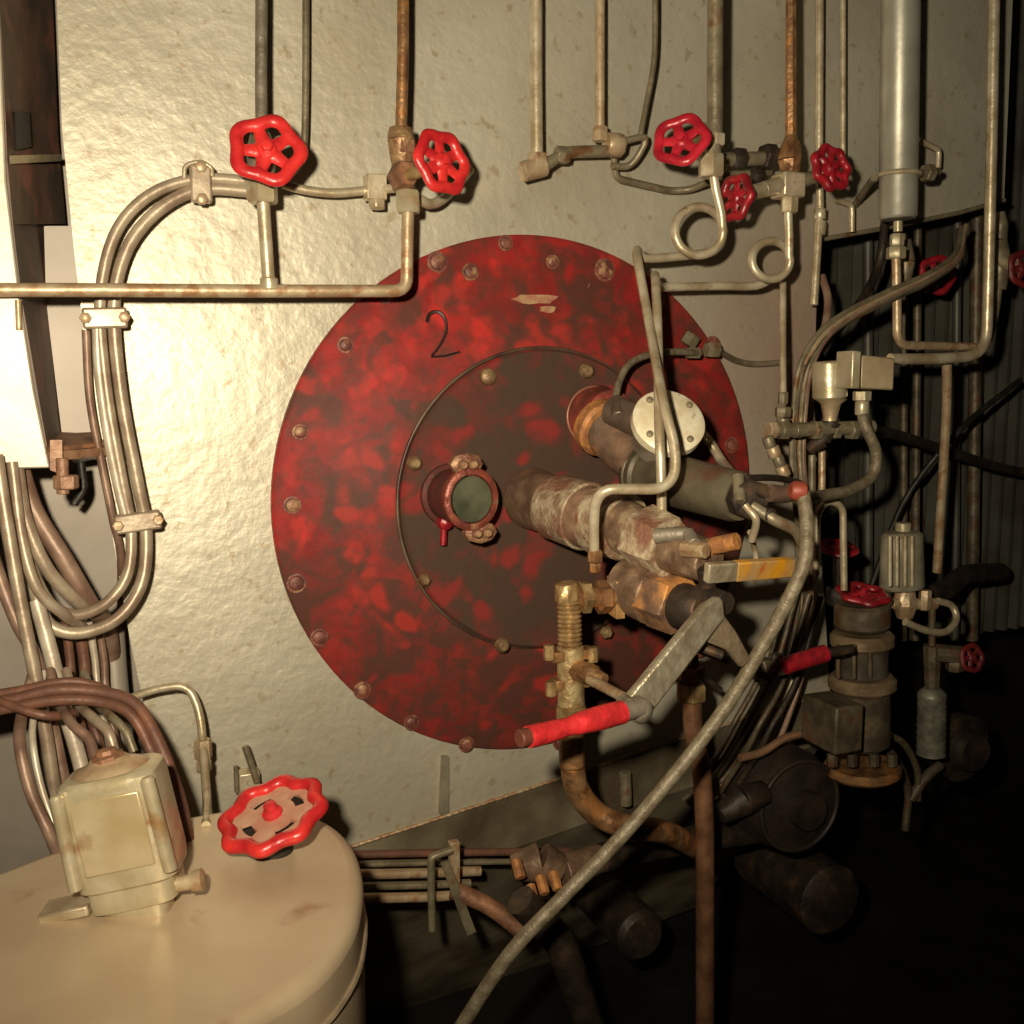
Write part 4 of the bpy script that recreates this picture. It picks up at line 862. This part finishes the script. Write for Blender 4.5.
m = MB(); m.sweep(spline(q[:3], 6), S(9, q[0]), 12); m.build('grip', REDD, lr_, label='dark red lever sleeve')
m = MB(); m.sweep(spline(q[1:], 6), S(5, q[0]), 10); m.build('lever_rod', DARKB, lr_)
# hydraulic filter
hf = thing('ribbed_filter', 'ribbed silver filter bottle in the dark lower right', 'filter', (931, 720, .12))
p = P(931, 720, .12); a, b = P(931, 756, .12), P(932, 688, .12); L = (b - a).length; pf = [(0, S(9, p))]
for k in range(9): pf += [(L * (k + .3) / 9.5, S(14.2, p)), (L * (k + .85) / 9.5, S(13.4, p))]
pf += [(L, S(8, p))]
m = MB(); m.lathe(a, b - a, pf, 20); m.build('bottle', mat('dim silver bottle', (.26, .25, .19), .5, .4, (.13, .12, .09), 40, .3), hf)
m = MB(); chain(m, [((932, 690, .12), 7), ((932, 668, .12), 8), ((932, 645, .12), 9)], 8); m.cyl((935, 653, .13), (962, 655, .15), S(9, p), n=8); nut(m, (955, 664, .14), Z, 9, 14); m.build('head', OLIVE_SHADED, hf)
m = MB(); m.tube([(932, 646, .12), (932, 605, .12)], 3.5); m.build('feed_tube', OLIVE_SHADED, hf)
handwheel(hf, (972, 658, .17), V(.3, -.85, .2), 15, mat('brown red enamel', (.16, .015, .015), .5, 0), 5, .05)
for i, (pts, r, lab) in enumerate((([(890, 735, .1), (905, 745, .1), (917, 770, .1), (918, 800, .1)], 3.5, 'thin curled tube under the ribbed filter'), ([(880, 745, .12), (896, 760, .12), (908, 790, .1), (905, 830, .1)], 4, 'thicker dim curled tube left of the ribbed filter base'), ([(940, 765, .1), (925, 778, .1), (910, 800, .1)], 5, 'dim stub pipe slanting under the filter'))):
    tag(MB().tube(pts, r, mode='s').build('curled_line', OLIVE_SHADED), lab, 'tube')
m = MB(); pp = P(955, 745, .02); m.lathe(pp, NO, [(0, S(34, pp)), (.02, S(34, pp)), (.026, S(22, pp)), (.05, S(18, pp))], 28); tag(m.build('dark_pump_end', DARKB), 'dark rounded pump end behind the ribbed filter', 'pump')
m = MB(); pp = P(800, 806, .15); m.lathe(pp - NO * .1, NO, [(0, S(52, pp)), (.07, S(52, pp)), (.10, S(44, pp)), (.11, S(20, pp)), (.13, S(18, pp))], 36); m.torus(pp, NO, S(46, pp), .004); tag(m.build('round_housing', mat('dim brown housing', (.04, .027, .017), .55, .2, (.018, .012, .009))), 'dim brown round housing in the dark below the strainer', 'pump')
tag(MB().tube([(740, 758, .15), (762, 752, .15), (785, 738, .15), (805, 733, .15)], 4, mode='s').build('copper_line', mat('copper', (.50, .28, .16), .35, .6)), 'bent copper line left of the grey block', 'tube')
for i, (x, y, lab) in enumerate(((740, 700, 'rusty thin tube slanting nearest the hose'), (752, 702, 'cream thin tube slanting second from the hose'), (764, 704, 'olive thin tube slanting third from the hose'), (776, 706, 'tan thin tube slanting furthest from the hose'))):
    tag(MB().tube([(x + 45, y - 110, .14), (x + 22, y - 30, .14), (x - 4, y + 20, .15), (x - 20, y + 50, .13), (x - 45, y + 90, .08)], 3, mode='s').build('slanting_tube', (OLIVE_SHADED, OLIVE_SHADED, OLIVE_SHADED, DARKB)[i]), lab, 'tube', 'thin slanting tubes beside the hose')
m = MB(); pp = P(735, 800, .1); chain(m, [((720, 815, .15), 10), ((742, 800, .15), 16), ((765, 792, .15), 12)], 10); tag(m.build('oily_fitting', DARKB), 'oily brown fitting between the riser and the round housing', 'pipe fitting')

# ------------------------------------------------------------------ bottom middle
for i, (y, x1, r, w, lab) in enumerate(((853, 570, 4, .03, 'topmost level pipe along the base of the wall'), (863, 545, 3, .05, 'second level pipe along the base of the wall'), (873, 480, 5, .07, 'third level pipe, pale, along the base of the wall'), (885, 470, 4, .09, 'fourth level pipe along the base of the wall'), (897, 460, 5, .11, 'lowest level pipe along the base of the wall'))):
    tag(MB().tube([(250, y + 4, w), (430, y, w), (x1, y - 2, w)], r).build('base_pipe', (RUSTC, OLIVE, CREAMR, OLIVE, CREAMR)[i]), lab, 'pipe', 'level pipes along the wall base')
fs = thing('pipe_stand', 'small welded steel stand holding the level pipes at the wall base', 'stand', (445, 880, .12))
m = MB(); p = P(454, 862, .13); m.box(p, U, Z, NO, S(5, p), S(22, p), .006); m.build('post', CREAMR, fs, bevel=.001)
m = MB(); m.tube([(432, 930, .14), (431, 857, .14), (452, 850, .14)], 4, 5); m.build('hoop', OLIVE, fs)
m = MB(); m.prism([P(440, 862, .15), P(448, 860, .15), P(475, 930, .15), P(466, 934, .15)], NO * .005); m.build('brace', OLIVE, fs)
m = MB(); p = P(470, 900, .14); m.tube([(452, 890, .14), (490, 905, .16), (520, 930, .18)], 9); m.build('saddle', RUST, fs)
ff = thing('flanged_joint', 'rust brown flanged pipe joint with bolts at the bottom centre', 'pipe joint', (530, 875, .15))
m = MB(); chain(m, [((512, 868, .14), 13), ((540, 862, .15), 20), ((560, 872, .16), 18), ((600, 858, .14), 14)], 16); m.build('body', mat('brown cast joint', (.26, .16, .10), .5, .3, (.13, .08, .05), 40, .4), ff)
for x, y in ((519, 870), (543, 886), (556, 882), (533, 895)):
    m = MB(); m.cyl((x - 3, y - 10, .18), (x + 2, y + 8, .2), S(5.5, P(x, y, .2)), n=8); m.build('bolt', RUSTO, ff)
m = MB(); m.tube([(600, 858, .14), (660, 845, .1), (760, 830, .05)], 14); m.build('tail_pipe', DARKB, ff)
tag(MB().tube([(520, 900, .2), (560, 940, .2), (600, 1060, .2)], 16).build('lower_pipe', DARKB), 'dark pipe leading down from the flanged joint', 'pipe')
br = MB(); pr([(443, 757, .01), (449, 757, .01), (449, 812, .01), (440, 815, .01)], 0, .012, br); tag(br.build('wall_tab', mat('grey wall tab', (.40, .36, .26), .45, .5)), 'narrow upright tab welded to the wall under the red plate', 'tab')
tag(MB().cyl((625, 772, .02), (626, 805, .02), S(6, P(625, 790, 0))).build('wall_stub', OLIVE), 'short upright stub on the wall right of the curved pipe', 'stub')
for x, y, r, lab in ((640, 935, 26, 'dark round pipe end on the floor below the flanged joint'), (830, 900, 36, 'dark round pipe end deep in the lower right')):
    m = MB(); pp = P(x, y, .05); m.lathe(pp - NO * .2, NO, [(0, S(r, pp)), (.2, S(r, pp)), (.21, S(r * .8, pp))], 24); tag(m.build('pipe_end', DARKB), lab, 'pipe')

for o in bpy.data.objects:
    if '_org' in o.keys(): del o['_org']
# ------------------------------------------------------------------ camera and light
cam = bpy.data.cameras.new('camera'); co = bpy.data.objects.new('camera', cam); C.objects.link(co)
cam.sensor_fit = 'HORIZONTAL'; cam.sensor_width = 36; cam.lens = 36 * F / 1024; cam.clip_start = .02
co.rotation_euler = (math.pi / 2 - PITCH, 0, 0); bpy.context.scene.camera = co
def lamp(name, kind, loc_, target, power, col, size, **k):
    l = bpy.data.lights.new(name, kind); l.energy = power; l.color = col
    if kind == 'SPOT': l.spot_size = k['angle']; l.spot_blend = k['blend']; l.shadow_soft_size = size
    if kind == 'POINT': l.shadow_soft_size = size
    o = bpy.data.objects.new(name, l); C.objects.link(o); o.location = loc_
    o.rotation_euler = (Vector(target) - Vector(loc_)).to_track_quat('-Z', 'Y').to_euler(); return o
lamp('camera_flash', 'SPOT', (-.085, .02, .08), P(385, 235, 0), 98, (1., .865, .635), .018, angle=math.radians(116), blend=1.)
w = bpy.data.worlds.new('world'); bpy.context.scene.world = w; w.use_nodes = True
w.node_tree.nodes['Background'].inputs[0].default_value = (.05, .045, .035, 1); w.node_tree.nodes['Background'].inputs[1].default_value = .12
vs = bpy.context.scene.view_settings
vs.view_transform = 'Standard'; vs.look = 'None'; vs.exposure = 0; vs.gamma = 1; vs.use_curve_mapping = False
